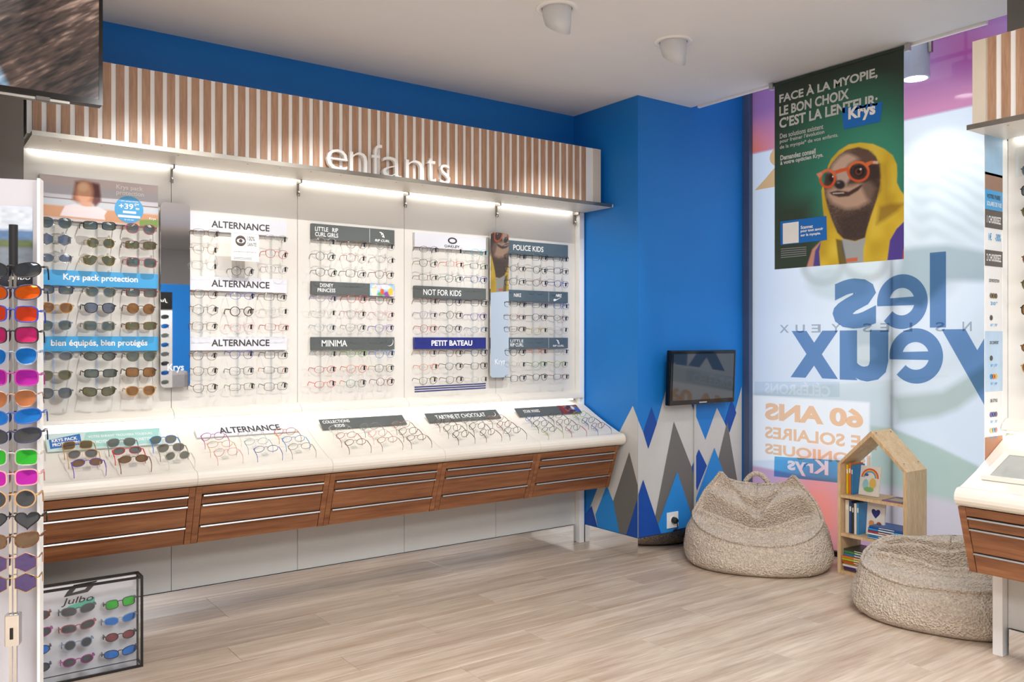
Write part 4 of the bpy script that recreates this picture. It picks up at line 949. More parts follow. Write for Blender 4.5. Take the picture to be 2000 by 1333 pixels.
# ================================================================== SMALL SCREEN, SOCKET, CABLE
ms = thing('wall_screen', 'small black flat screen mounted on the blue wall', 'screen', (3.815, 3.63, .912), (R(2.5), 0, 0))
obj('bezel', MB().prism([(0, 0), (.61, 0), (.61, .34), (0, .34)], 'y', 0, .035), M['glossblack'], ms, bevel=.006)
m, nt, b = new_mat('dark_glass'); b.inputs['Base Color'].default_value = (.012, .014, .016, 1); b.inputs['Roughness'].default_value = .05; b.inputs['IOR'].default_value = 2.0
no, _, _ = noise_fac(nt, 3); mr = nt.nodes.new('ShaderNodeMapRange'); mr.inputs[3].default_value = .03; mr.inputs[4].default_value = .07; nt.links.new(no.outputs['Fac'], mr.inputs[0]); nt.links.new(mr.outputs[0], b.inputs['Roughness'])
obj('screen_glass', MB().box((.024, -.002, .03), (.586, .001, .318)), m, ms)
obj('back_box', MB().box((.12, .035, .06), (.49, .075, .28)), M['black'], ms)
obj('logo_strip', MB().box((.27, -.002, .008), (.34, 0, .016)), M['alu'], ms)
so = thing('wall_socket', 'white wall socket with a black plug on the blue triangle', 'socket', (3.873, YT - .012, .142))
obj('plate', MB().box((0, 0, 0), (.098, .008, .098)), M['white'], so, bevel=.002)
obj('recess', MB().lathe([(.0, 0), (.026, 0), (.026, .003), (.022, .004)], (0, 0, 0), 24), M['white'], so, (.049, -.001, .049), (R(90), 0, 0))
pl = obj('plug', MB().lathe([(0, .0), (.02, 0), (.02, .02), (.012, .034), (0, .034)], (0, 0, 0), 16), M['black'], so, (.049, -.002, .049), (R(90), 0, 0))
tag(obj('power_cable', MB().tube([(3.922, YT - .045, .19), (3.924, YT - .05, .15), (3.918, YT - .02, .128), (3.93, YT - .012, .125), (4.06, YT - .012, .128), (4.118, YT - .012, .15)], .004, 6), M['black']), 'thin black power cable leaving the socket low on the wall', 'cable')
tag(obj('cable_duct', MB().box((4.120, YT - .014, .118), (4.131, YT - .004, .915)), M['tri_grey']), 'slim cable duct running down the wall below the small screen', 'cable duct')

# ================================================================== HANGING POSTER
def paint_poster(P):
    px_, py_ = pix(P); x = (px_ - 1500) * 3.172; y = (py_ - 120) * 3.172
    img = np.zeros(P.shape); n1 = grid_noise(x.shape, (60, 46), 21); n2 = grid_noise(x.shape, (130, 100), 22); n3 = grid_noise(x.shape, (14, 10), 23)
    put(img, np.ones(x.shape), (44, 60, 46)); put(img, ell(x, y, 600, 720, 420, 480, 380), (52, 140, 116)); put(img, ell(x, y, 700, 560, 200, 200, 200) * .4, (70, 160, 134))
    put(img, soft(x, y, [(-60, 900), (260, 860), (330, 1300), (-60, 1340)], 140), (48, 64, 48))
    # hoodie
    put(img, soft(x, y, [(275, 1165), (330, 1110), (345, 1280), (235, 1290)], 10), (206, 150, 130))
    put(img, soft(x, y, [(335, 1108), (292, 1175), (278, 1285), (340, 1285)], 8), (84, 72, 150))
    yel = soft(x, y, [(372, 650), (392, 605), (440, 552), (500, 515), (570, 503), (650, 512), (720, 542), (772, 582), (798, 640), (800, 700), (798, 750), (818, 795), (848, 835), (900, 860), (900, 1300), (325, 1290), (318, 1180), (330, 1115), (362, 1098), (352, 1000), (340, 900), (332, 800), (340, 770), (352, 800)], 7)
    put(img, yel, (226, 194, 52)); put(img, yel * np.clip(n3 * 1.8 - .7, 0, 1) * .7, (184, 148, 34)); put(img, yel * np.clip(.42 - n3, 0, 1) * 1.2, (244, 220, 92))
    put(img, soft(x, y, [(690, 900), (760, 880), (850, 880), (800, 930), (720, 985), (672, 1010)], 30) * .8, (150, 112, 34)); put(img, soft(x, y, [(705, 640), (740, 620), (760, 760), (735, 860), (712, 800)], 40) * .5, (176, 140, 30))
    put(img, soft(x, y, [(860, 975), (795, 1040), (755, 1110), (738, 1240), (860, 1240)], 7), (84, 66, 156)); put(img, soft(x, y, [(838, 1165), (870, 1140), (870, 1235), (832, 1235)], 8), (204, 84, 48))
    # fur
    fur = soft(x, y, [(396, 630), (440, 580), (490, 548), (560, 532), (620, 548), (668, 590), (694, 660), (695, 760), (672, 860), (640, 950), (612, 1040), (600, 1092), (540, 1114), (470, 1100), (430, 1062), (395, 980), (368, 900), (352, 830), (346, 760), (368, 680)], 9)
    put(img, fur, (88, 68, 60)); put(img, fur * np.clip(n2 * 1.5 - .5, 0, 1) * .55, (140, 116, 100))
    put(img, fur * soft(x, y, [(430, 960), (640, 900), (620, 1120), (440, 1120)], 60) * .8, (62, 48, 44))
    put(img, soft(x, y, [(402, 640), (445, 590), (500, 562), (560, 566), (570, 600), (500, 640), (470, 690), (420, 700), (380, 690)], 34), (206, 178, 158))
    put(img, soft(x, y, [(480, 560), (560, 540), (640, 565), (690, 640), (650, 650), (560, 600)], 30), (104, 80, 68))
    put(img, soft(x, y, [(365, 800), (420, 775), (520, 770), (620, 720), (668, 790), (640, 860), (560, 905), (480, 915), (400, 880), (370, 840)], 34), (196, 164, 142))
    put(img, soft(x, y, [(500, 660), (560, 630), (690, 640), (695, 720), (600, 760), (520, 750), (490, 700)], 24) * .9, (56, 40, 36)); put(img, soft(x, y, [(352, 700), (410, 680), (425, 730), (390, 775), (350, 770)], 18) * .85, (66, 48, 44))
    put(img, soft(x, y, [(575, 770), (690, 700), (694, 800), (650, 880), (610, 850)], 30) * .7, (64, 46, 42))
    put(img, soft(x, y, [(420, 690), (480, 670), (510, 720), (480, 770), (430, 770)], 20), (196, 172, 158))
    put(img, ell(x, y, 445, 764, 33, 29, 12), (44, 40, 42)); put(img, ell(x, y, 436, 752, 10, 6, 6), (128, 124, 126))
    put(img, soft(x, y, [(380, 812), (430, 800), (500, 808), (570, 768), (590, 764), (560, 800), (500, 836), (440, 842), (395, 828)], 10), (70, 50, 46)); put(img, soft(x, y, [(400, 816), (470, 812), (472, 818), (402, 822)], 4), (214, 200, 190))
    put(img, ell(x, y, 565, 680, 34, 34, 8), (30, 22, 20)); put(img, ell(x, y, 560, 684, 22, 22, 8), (110, 60, 36)); put(img, ell(x, y, 562, 682, 12, 12, 5), (14, 12, 12)); put(img, ell(x, y, 574, 668, 6, 6, 4), (236, 236, 236))
    put(img, ell(x, y, 396, 722, 20, 24, 8), (34, 26, 24)); put(img, ell(x, y, 402, 714, 5, 5, 4), (230, 230, 230))
    # orange spectacles
    for cx, cy, rx, ry, ro in ((369, 727, 52, 60, 8), (560, 683, 70, 66, 6)):
        ringm = ell(x, y, cx, cy, rx, ry, 6, ro) * (1 - ell(x, y, cx, cy, rx - 15, ry - 15, 6, ro)); put(img, ringm, (222, 92, 44)); put(img, ringm * soft(x, y, [(cx - 90, cy - 90), (cx + 90, cy - 90), (cx + 90, cy - 20), (cx - 90, cy - 10)], 30) * .5, (240, 140, 80))
    put(img, soft(x, y, [(412, 678), (452, 664), (496, 656), (500, 676), (458, 686), (420, 700)], 6), (224, 96, 46)); put(img, soft(x, y, [(604, 628), (640, 616), (682, 620), (680, 634), (640, 636), (618, 650)], 5), (228, 120, 64)); put(img, soft(x, y, [(650, 618), (684, 618), (682, 636), (652, 634)], 5), (226, 196, 172)); put(img, soft(x, y, [(300, 698), (330, 684), (336, 700), (318, 726)], 6), (226, 150, 120))
    # shirt
    put(img, soft(x, y, [(458, 1100), (540, 1117), (606, 1094), (592, 1160), (590, 1260), (488, 1262), (455, 1160)], 8), (170, 178, 180)); put(img, soft(x, y, [(486, 1222), (556, 1214), (556, 1238), (488, 1246)], 6), (214, 116, 78))
    put(img, soft(x, y, [(420, 1100), (460, 1110), (490, 1262), (440, 1262)], 10) * .8, (62, 50, 40))
    put(img, soft(x, y, [(-100, -100), (1000, -100), (1000, 18), (-100, 220)], 30) * .4, (34, 44, 36))
    return img
PZ0, PZ1, PY0, PY1 = 1.722, 2.79, 3.066, 2.292
ps = thing('hanging_poster', 'green hanging poster of a sloth in a yellow hoodie and orange glasses', 'poster', (XE - .01, PY0, PZ0))
painted('poster_print', (0, 0, 0), (0, -1, 0), (0, 0, 1), PY0 - PY1, PZ1 - PZ0, 230, 316, lambda P: paint_poster(P + np.array([XE - .01, PY0, PZ0])), M['print'], ps)
obj('poster_sheet', MB().box((.0006, PY1 - PY0, 0), (.0022, 0, PZ1 - PZ0)), M['white'], ps)
obj('top_bar', MB().box((-.004, PY1 - PY0 - .01, PZ1 - PZ0 - .012), (.008, .01, PZ1 - PZ0 + .004)), plain('poster_bar', '2c3c30', .5), ps)
for yy in (.02, PY1 - PY0 - .02): obj('clamp', MB().box((-.012, yy - .012, PZ1 - PZ0 - .03), (.012, yy + .012, PZ1 - PZ0 + .014)), M['alu'], ps, bevel=.002)
def ptext(t, x0, x1, yb, yt, xr, mat, bold, shear=0):
    """poster lettering between photograph columns x0..x1; heights read at column xr"""
    a = onX(x0, 300, XE - .012); b = onX(x1, 300, XE - .012); zb = onX(xr, yb, XE - .012).z; zt = onX(xr, yt, XE - .012).z
    return lettering(t, (-.0016, a.y - PY0, zb - PZ0), (0, -1, 0), (0, 0, 1), a.y - b.y, zt - zb, M[mat], ps, bold)
M['poster_white'] = plain('poster_white_ink', 'cfd3d0', .5, var=.02)
ptext('FACE À LA MYOPIE,', 1522, 1714, 204, 181, 1524, 'poster_white', .032)
ptext('LE BON CHOIX', 1522, 1658, 227, 208, 1524, 'poster_white', .032)
ptext('C’EST LA LENTEUR:', 1522, 1714, 251, 231, 1524, 'poster_white', .032)
for k, (t, xe) in enumerate((('Des solutions existent', 1608), ('pour freiner l’évolution', 1610), ('de la myopie* de vos enfants.', 1637))):
    ptext(t, 1523, xe, 271 + k * 11.2, 261.5 + k * 11.2, 1524, 'poster_white', .012)
for k, (t, xe) in enumerate((('Demandez conseil', 1593), ('à votre opticien Krys.', 1608))): ptext(t, 1524, xe, 314 + k * 11, 304 + k * 11, 1524, 'poster_white', .035)
def pq(x, y, off=.0016): p = onX(x, y, XE - .012); return (-off, p.y - PY0, p.z - PZ0)
patch('brand_badge', [pq(1644, 211), pq(1648, 253), pq(1719, 238), pq(1724, 199)], M['krys_blue'], ps)
a = onX(1657, 240, XE - .012); b = onX(1710, 230, XE - .012)
lettering('Krys', (-.003, a.y - PY0, onX(1657, 241, XE - .012).z - PZ0), (0, -1, 0), (0, 0, 1), a.y - b.y, .083, M['ink_white'], ps, .04, shear=-.02)
patch('info_badge', [pq(1524, 433), pq(1524.5, 479), pq(1615, 469), pq(1614, 422)], M['krys_blue'], ps)
for k, t in enumerate(('Scannez', 'pour tout savoir', 'sur la myopie.')):
    a = onX(1564, 446, XE - .012); b = onX((1588, 1608, 1603)[k], 446, XE - .012)
    lettering(t, (-.003, a.y - PY0, onX(1564, 448 + k * 8, XE - .012).z - PZ0), (0, -1, 0), (0, 0, 1), a.y - b.y, .019, M['ink_white'], ps, .03)
patch('blank_square', [pq(1529, 437, .0022), pq(1529, 477, .0022), pq(1560, 474, .0022), pq(1560, 433, .0022)], M['paper'], ps)
for k in range(5):
    patch('small_print', [pq(1525, 486 + k * 4.2), pq(1525, 487.6 + k * 4.2), pq(1575, 483.6 + k * 4.0), pq(1575, 482 + k * 4.0)], M['ink_grey'], ps)
tag(obj('hanging_rail', MB().box((XE + .004, 1.9, ZC - .012), (XE + .022, 3.66, ZC + .004)), M['white']), 'white rail along the ceiling edge carrying the green poster', 'rail')

# ================================================================== LAMPS
def add_spot(loc, target, power, size, angle, blend, parent, color=(1, .98, .95)):
    l = bpy.data.lights.new('spot_light', 'SPOT'); l.energy = power; l.spot_size = R(angle); l.spot_blend = blend; l.shadow_soft_size = size; l.color = color
    o = bpy.data.objects.new('spot_light', l); COL.objects.link(o); o.parent = parent
    o.location = loc; d = Vector(target) - Vector(loc); o.rotation_euler = d.to_track_quat('-Z', 'Y').to_euler(); return o
SP = [(.20, 2.95, 'ceiling spot above the left end of the display'), (.93, 2.95, 'second ceiling spot counted from the left'), (1.66, 2.95, 'third ceiling spot counted from the left'), (2.39, 2.955, 'white ceiling spot near the top edge of the photo'), (3.125, 2.945, 'white ceiling spot nearest the blue wall')]
for X, Y, lab in SP:
    s = thing('ceiling_spot', lab, 'ceiling light', (X, Y, ZC), group='white adjustable ceiling spots')
    obj('trim_ring', MB().lathe([(.068, 0), (.070, -.006), (.092, -.006), (.096, -.002), (.096, 0)], n=40), M['white'], s, smooth=True)
    obj('socket_gap', MB().lathe([(0, -.001), (.069, -.001)], n=32), M['black'], s)
    # scoop-shaped hood, open towards the display
    hood = MB(); n = 32; rings = []
    for k in range(n):
        a = 2 * math.pi * k / n; r0 = .066; low = .135 - .085 * (.5 + .5 * math.sin(a + R(8)))     # short on the wall side (+y)
        rings.append([(r0 * math.cos(a), r0 * math.sin(a), -.001), (r0 * .97 * math.cos(a), r0 * .97 * math.sin(a), -low * .5), (r0 * .86 * math.cos(a), r0 * .86 * math.sin(a) - .004, -low), (r0 * .80 * math.cos(a), r0 * .80 * math.sin(a) - .004, -low + .003), (r0 * .9 * math.cos(a), r0 * .9 * math.sin(a), -.001)])
    hood.add([p for r_ in rings for p in r_], [(k * 5 + j, k * 5 + j + 1, ((k + 1) % n) * 5 + j + 1, ((k + 1) % n) * 5 + j) for k in range(n) for j in range(4)])
    obj('hood', hood, M['hood_grey'], s, smooth=True)
    obj('bulb', MB().lathe([(0, -.034), (.018, -.032), (.022, -.02), (.02, -.004)], n=16), emit_mat('bulb_glow', (1, .95, .88), 14), s, smooth=True)
    add_spot((0, .055, -.09), (.0, 1.27, -1.45), SPOT_POWER, .008, 56, .75, s)
cl = thing('cylinder_lamp', 'pale cylinder lamp hanging by the window beside the poster', 'ceiling light', (4.37, 2.385, 2.70))
obj('body', MB().lathe([(0, .19), (.068, .19), (.071, .186), (.071, .004), (.068, 0), (.060, 0), (.058, .02)], n=36), plain('lamp_grey', 'b9c4d6', .4), cl, smooth=False)
obj('lamp_disc', MB().lathe([(0, .010), (.059, .010)], n=32), emit_mat('lamp_disc', (1, .97, .92), 6), cl)
obj('bracket', MB().box((-.01, -.09, .12), (.01, -.075, .26)).box((-.01, -.09, .24), (.01, .30, .26)), M['steel'], cl)
obj('stem', MB().tube([(0, 0, .19), (0, 0, 3.16 - 2.70)], .008, 8), M['steel'], cl)
add_spot((0, 0, -.01), (0, 0, -2), 25, .05, 110, .6, cl)
for X, Y in FILL_PANELS:  # added glowing panels, out of view, that brighten the room
    s = thing('ceiling_fill_panel', f'square ceiling fill panel added out of view at {"left" if X < 0 else "right"} {"front" if Y > 0 else "rear"}', 'ceiling light', (X, Y, ZC), group='added ceiling fill panels')
    obj('fill_frame', MB().box((-.62, -.62, -.008), (.62, -.6, 0)).box((-.62, .6, -.008), (.62, .62, 0)).box((-.62, -.6, -.008), (-.6, .6, 0)).box((.6, -.6, -.008), (.62, .6, 0)), M['alu'], s)
    obj('fill_diffuser', MB().box((-.6, -.6, -.004), (.6, .6, -.001)), emit_mat('fill_glow', (1, .98, .95), 2.0), s)
    l = bpy.data.lights.new('fill_light', 'AREA'); l.shape = 'SQUARE'; l.size = 1.18; l.energy = FILL_POWER; l.color = (.98, .985, 1)
    o = bpy.data.objects.new('fill_light', l); COL.objects.link(o); o.parent = s; o.location = (0, 0, -.012)

# ================================================================== BEAN BAGS
m, nt, b = new_mat('sherpa_fleece')
no, _, _ = noise_fac(nt, 90, 4); n2, _, _ = noise_fac(nt, 4, 3)
vo = nt.nodes.new('ShaderNodeTexVoronoi'); vo.inputs['Scale'].default_value = 110; tcx = nt.nodes.new('ShaderNodeTexCoord'); nt.links.new(tcx.outputs['Object'], vo.inputs['Vector'])
rp = nt.nodes.new('ShaderNodeValToRGB'); rp.color_ramp.elements[0].color = (*lin('cab8a4'), 1); rp.color_ramp.elements[1].color = (*lin('e2d2bf'), 1); rp.color_ramp.elements[0].position = .3; rp.color_ramp.elements[1].position = .7
nt.links.new(no.outputs['Fac'], rp.inputs[0]); nt.links.new(rp.outputs[0], b.inputs['Base Color']); b.inputs['Roughness'].default_value = 1; b.inputs['Specular IOR Level'].default_value = .1
b.inputs['Sheen Weight'].default_value = .35
bp = nt.nodes.new('ShaderNodeBump'); bp.inputs['Strength'].default_value = 1.0; bp.inputs['Distance'].default_value = .012; nt.links.new(vo.outputs['Distance'], bp.inputs['Height']); nt.links.new(bp.outputs[0], b.inputs['Normal'])
M['sherpa'] = m
def sst(a, b_, x): t = max(0, min(1, (x - a) / (b_ - a))); return t * t * (3 - 2 * t)
def bean_bag(label, loc, rot, a, bdep, zfront, zside, zback, xside, xear, yb_rim, ears, seed, handle, seat=.20):
    """sack with a flat bottom; a piped rim runs round the front lip, up the arms and along the top of the backrest"""
    root = thing('bean_bag', label, 'bean bag', loc, (0, 0, rot), 'beige fleece bean bags')
    NT = 320; NS = 60; NQ = 76
    sg = lambda v, p: math.copysign(abs(v) ** p, v)
    def rim(th):
        c, s_ = math.cos(th), math.sin(th)
        if s_ < 0:      # front lip: sags in the middle
            k = abs(s_); x = xside * sg(c, .75); y = -(bdep - .05) * k ** .9; z = zside + (zfront - zside) * k ** 1.3
        else:           # arms rise to the ears, top edge dips between them
            k = s_; ax = xside + (xear - xside) * sst(0, .75, k); x = ax * sg(c, .55 if ears else .8) if k < .999 else 0
            y = yb_rim * k ** .8; z = zside + (zback - zside) * sst(.0, .62, k)
            if ears: z -= .055 * max(0, 1 - (x / xear) ** 2) * sst(.5, .8, k); z += .035 * math.exp(-((abs(x) - xear) / .035) ** 2) * sst(.3, .6, k)
        return Vector((x, y, z + .006 * math.sin(3 * th + seed)))
    def base(th):
        c, s_ = math.cos(th), math.sin(th); return Vector((a * sg(c, .8), bdep * sg(s_, .8), 0))
    C0 = Vector((0, -.035, seat))
    P = np.zeros((NS + NQ, NT, 3))
    for j in range(NT):
        th = 2 * math.pi * j / NT; B = base(th); Rm = rim(th); out_ = Vector((B.x, B.y, 0)).normalized(); hi = sst(zside, zback, Rm.z)
        for i in range(NS):
            s_ = i / (NS - 1); e_ = s_ ** 1.6
            p = B * .93 * (1 - e_) + Vector((Rm.x, Rm.y, 0)) * e_ + out_ * (.055 * math.sin(math.pi * s_ ** .6)); p.z = Rm.z * s_ ** .95
            P[i, j] = p
        for i in range(NQ):
            q = (i + 1) / NQ; g = hi * (1 - (1 - q) ** 1.25) + (1 - hi) * q
            p = Rm * (1 - q) + C0 * q; p.z = Rm.z * (1 - g) + C0.z * g + math.sin(math.pi * q) * (.05 * hi + .022)
            # smile-shaped folds across the backrest and the seat
            for d0, dep, wd in ((.062, .055, .024), (-.035, .065, .022), (-.18, .03, .03)):
                d = p.y - d0 - .55 * p.x * p.x + .03 * math.sin(6 * p.x + seed)
                amt = (dep * .7 * math.exp(-((d + 2.0 * wd) / (1.5 * wd)) ** 2) - dep * math.exp(-(d / wd) ** 2)) * sst(0, .22, q) * sst(1.0, .8, abs(p.x) / xside)
                p.y -= amt * .75; p.z += amt * .65
            P[NS + i, j] = p
    for i in range(NS + NQ):
        for j in range(NT):
            v = Vector(P[i, j]); wf = min(1, v.z / .06)
            nn = mnoise.noise(Vector((v.x * 3.5 + seed, v.y * 3.5, v.z * 7))) * .020 + mnoise.noise(Vector((v.x * 9, v.y * 9 + seed, v.z * 16))) * .007
            ff = mnoise.noise(v * 75) * .0030 + mnoise.noise(v * 150) * .0020
            d = Vector((v.x, v.y, .25)).normalized() if i < NS else Vector((v.x * .4, -.4, .8)).normalized()
            P[i, j] = v + d * (nn * wf + ff)
    P[..., 2] = np.maximum(P[..., 2], 0.001)
    nv = NS + NQ; idx = np.arange(nv * NT).reshape(nv, NT); nx_ = np.roll(idx, -1, 1)
    q = np.stack([idx[:-1], nx_[:-1], nx_[1:], idx[1:]], -1).reshape(-1, 4).tolist()
    me = bpy.data.meshes.new('cover'); me.from_pydata(P.reshape(-1, 3).tolist(), [], q + [tuple(range(NT))[::-1]]); me.polygons.foreach_set('use_smooth', [True] * len(me.polygons))
    obj('cover', me, M['sherpa'], root)
    obj('piping', MB().tube([Vector(P[NS - 1, j]) + Vector((0, 0, .004)) for j in range(0, NT, 3)], .009, 8, closed=True), M['sherpa'], root, smooth=True)
    for fr_ in (.60, .86):
        obj('seam', MB().tube([Vector(P[i, int(NT * fr_)]) for i in range(2, NS - 1, 3)], .004, 6), M['sherpa'], root, smooth=True)
    if handle:
        hp = [(-.075 + .15 * k / 14, yb_rim + .02, zback - .055 + .075 * math.sin(math.pi * k / 14) ** .7) for k in range(15)]
        obj('handle', MB().tube(hp, .015, 8), M['sherpa'], root, smooth=True)
    return root
bean_bag('beige fleece bean bag chair below the small wall screen', (4.13, 3.225, 0), math.atan2(-.79, .61), .40, .36, .165, .28, .475, .37, .225, .17, True, 1.7, True)
bean_bag('low beige fleece bean bag partly behind the right-hand display', (4.06, 2.065, 0), R(-72), .385, .36, .20, .24, .31, .37, .30, .29, False, 4.2, False, .21)

# ================================================================== HOUSE BOOKSHELF AND BOOKS
X0s, X1s, Y0s, Y1s = 4.305, 4.51, 2.398, 2.804      # front, back, right side, left side
bt = .019; ZE, ZA = .617, .818
hsf = thing('house_bookshelf', 'small pine bookshelf shaped like a house beside the window', 'bookshelf', (X0s, (Y0s + Y1s) / 2, 0))
hw = (Y1s - Y0s) / 2; dp = X1s - X0s
obj('side_panel', MB().box((0, hw - bt, 0), (dp, hw, ZE)), M['pine'], hsf, bevel=.001); obj('side_panel', MB().box((0, -hw, 0), (dp, -hw + bt, ZE)), M['pine'], hsf, bevel=.001)
for sg in (1, -1):
    po = [(sg * hw, ZE), (0, ZA), (0, ZA - .03), (sg * (hw - bt), ZE - .002)]
    obj('roof_panel', MB().prism(po, 'x', 0, dp), M['pine'], hsf, bevel=.001)
SH1, SH2 = .443, .226
for z in (SH1, SH2): obj('shelf_board', MB().box((.004, -hw + bt, z - .016), (dp, hw - bt, z)), M['pine'], hsf)
obj('bottom_board', MB().box((.004, -hw + bt, .0), (dp, hw - bt, .016)), M['pine'], hsf)
for yy, zz in ((-hw + .03, ZE + .038), (-.015, ZA - .012)):
    for xx in (.03, dp - .03): obj('screw', MB().lathe([(0, .003), (.004, .003), (.004, 0)], (xx, yy, zz), 8), M['steel'], hsf)
CM = {}
def cmat(c):
    if c not in CM: CM[c] = plain('book_cover_' + c, c, .4, var=.05, scale=20)
    return CM[c]
def book(label, loc, rot, w_, h_, t_, col, group, deco=None):
    """local: x thickness, y depth (spine at -y), z height"""
    bk = thing('book', label, 'book', loc, rot, group)
    obj('cover', MB().box((0, 0, 0), (.0015, w_, h_)).box((t_ - .0015, 0, 0), (t_, w_, h_)).box((0, -.001, 0), (t_, .001, h_)), cmat(col), bk)
    obj('pages', MB().box((.0016, .0012, .003), (t_ - .0016, w_ - .004, h_ - .003)), M['paper'], bk)
    if deco:
        for nm, pts, c in deco: patch(nm, [(p[0], -.0016, p[1]) for p in pts], cmat(c), bk)
    return bk
cy = (Y0s + Y1s) / 2; yl = Y1s - bt
# upright books face the room (-x): rotate so that local -y looks along -x
def upright(x_off, shelf_z, lst, grp, where):
    yc = yl - .006
    for lab, t_, h_, d_, col, lean in lst:
        deco = [('spine_band', [(t_ * .15, h_ * .7), (t_ * .85, h_ * .7), (t_ * .85, h_ * .85), (t_ * .15, h_ * .85)], 'f0ece0')]
        book(f'{lab} {where}', (X0s + x_off, yc, shelf_z + .001), (0, R(lean), R(-90)), d_, h_, t_, col, grp, deco); yc -= t_ + .003
    return yc
yy = upright(.05, SH1, [('yellow book standing', .012, .165, .12, 'e2c21c', 0), ('orange book standing', .013, .172, .12, 'd8742a', 0), ('blue dotted book standing', .009, .165, .12, '2f7fb8', 0)], 'books on the house shelf', 'on the top shelf')
def facing(label, y_c, z_, w_, h_, col, deco, lean=10):
    f = thing('picture_book', label, 'book', (X0s + .075, y_c, z_ + .004), (0, R(lean), 0), 'books on the house shelf')
    obj('cover', MB().box((0, -w_ / 2, 0), (.002, w_ / 2, h_)).box((.008, -w_ / 2, 0), (.010, w_ / 2, h_)), cmat(col), f)
    obj('pages', MB().box((.002, -w_ / 2 + .002, .002), (.008, w_ / 2 - .002, h_ - .002)), M['paper'], f)
    for nm, pts, c in deco: patch(nm, [(-.0006 - .0004 * k, p[0], p[1]) for k_, p in enumerate(pts) for k in (deco.index((nm, pts, c)),)], cmat(c), f)
def arc(cx, cz, r0, r1, a0=0, a1=180, n=16): return [(cx + r0 * math.cos(R(a0 + (a1 - a0) * k / n)), cz + r0 * math.sin(R(a0 + (a1 - a0) * k / n))) for k in range(n + 1)] + [(cx + r1 * math.cos(R(a1 - (a1 - a0) * k / n)), cz + r1 * math.sin(R(a1 - (a1 - a0) * k / n))) for k in range(n + 1)]
def disc(cx, cz, rx, rz): return [(cx + rx * math.cos(R(k)), cz + rz * math.sin(R(k))) for k in range(0, 360, 24)]
facing('picture book with a rainbow cover on the top shelf', yy - .075, SH1, .12, .165, 'dcd6cc', [('rainbow_band', arc(0, .10, .052, .044), 'd2483c'), ('rainbow_band', arc(0, .10, .044, .037), 'e0a832'), ('rainbow_band', arc(0, .10, .037, .030), '4a9ac8'), ('cover_figure', disc(-.02, .07, .02, .03), 'd8b45a'), ('cover_figure', disc(.022, .06, .018, .03), '8fc0c8'), ('cover_figure', disc(0, .035, .03, .014), '78b070'), ('title_spot', disc(.02, .115, .012, .008), '3a5aa8')])
mg = thing('magazine', 'purple magazine lying flat on the top shelf', 'magazine', (X0s + .02, Y0s + .03, SH1 + .001), (0, 0, 0)); obj('cover', MB().box((0, 0, 0), (.15, .12, .004)), cmat('8a5a94'), mg); patch('cover_picture', [(.02, .02, .0045), (.10, .02, .0045), (.10, .10, .0045), (.02, .10, .0045)], cmat('c9b98a'), mg)
yy = upright(.04, SH2, [('cream book standing', .022, .185, .13, 'e0d6c2', 0), ('dark blue book standing', .014, .178, .13, '2a4a86', 0), ('black and yellow book standing', .010, .172, .13, '3a3a30', 0), ('white and red book standing', .014, .172, .13, 'e8e2da', 0), ('light blue book standing', .011, .176, .13, '3f8fc6', 0)], 'books on the house shelf', 'on the middle shelf')
facing('white picture book with a dark blue heart on the middle shelf', yy - .070, SH2, .105, .178, 'e9e2d8', [('heart_shape', [(.026 * math.sin(k / 24 * 2 * math.pi) ** 3 * 1.0, .125 + .0019 * (13 * math.cos(k / 24 * 2 * math.pi) - 5 * math.cos(2 * k / 24 * 2 * math.pi) - 2 * math.cos(3 * k / 24 * 2 * math.pi))) for k in range(24)], '26337a'), ('face_spot', disc(.022, .065, .017, .018), 'd8935a'), ('face_spot', disc(-.022, .06, .017, .02), '9a5a32'), ('leaf_spot', disc(.0, .03, .04, .012), '6aa048')], 6)
def flat(lab, y0, z, w_, d_, t_, col, where, rz=0):
    b_ = thing('book', f'{lab} {where}', 'book', (X0s + .012, y0, z), (0, 0, R(rz)), 'books lying in the house shelf')
    obj('cover', MB().box((0, 0, 0), (d_, w_, .0012)).box((0, 0, t_ - .0012), (d_, w_, t_)).box((0, 0, 0), (.0012, w_, t_)), cmat(col), b_); obj('pages', MB().box((.0016, .002, .0012), (d_ - .003, w_ - .002, t_ - .0012)), M['paper'], b_)
    patch('spine_title', [(-.0006, w_ * .25, t_ * .3), (-.0006, w_ * .7, t_ * .3), (-.0006, w_ * .7, t_ * .7), (-.0006, w_ * .25, t_ * .7)], cmat('f0ece0'), b_)
z = SH2 + .001
for lab, t_, col, w_ in (('pale blue book', .008, '8fb8d8', .205), ('bright blue book', .008, '2f86cc', .20), ('white-blue book', .010, 'dfe6ec', .20), ('red book', .009, 'c23a48', .205), ('sky blue picture book', .012, '2f8fd2', .20), ('deep blue book', .008, '2a62b0', .195)):
    flat(f'{lab} lying flat', Y0s + bt + .003 + (.0 if w_ > .2 else .004), z, w_, .15, t_ + .002, col, 'in the middle shelf stack'); z += t_ + .0025
z = .017
for lab, t_, col, w_ in (('dark brown book', .008, '5a4a40', .26), ('purple book', .013, '5a3a94', .25), ('white book', .010, 'e6e2dc', .255), ('yellow book', .009, 'dfb23a', .25), ('red-orange book', .009, 'c8502c', .24), ('lime green book', .010, 'a8c832', .235), ('orange book', .010, 'd87a2c', .235), ('blue-green book', .010, '3a7fa8', .23), ('green illustrated book', .012, '4a8a4c', .23), ('dark picture book', .007, '3f4038', .22)):
    flat(f'{lab} lying flat', Y1s - bt - .008 - w_, z, w_, .16, t_ + .002, col, 'in the bottom shelf stack', random.uniform(-3, 3)); z += t_ + .0025

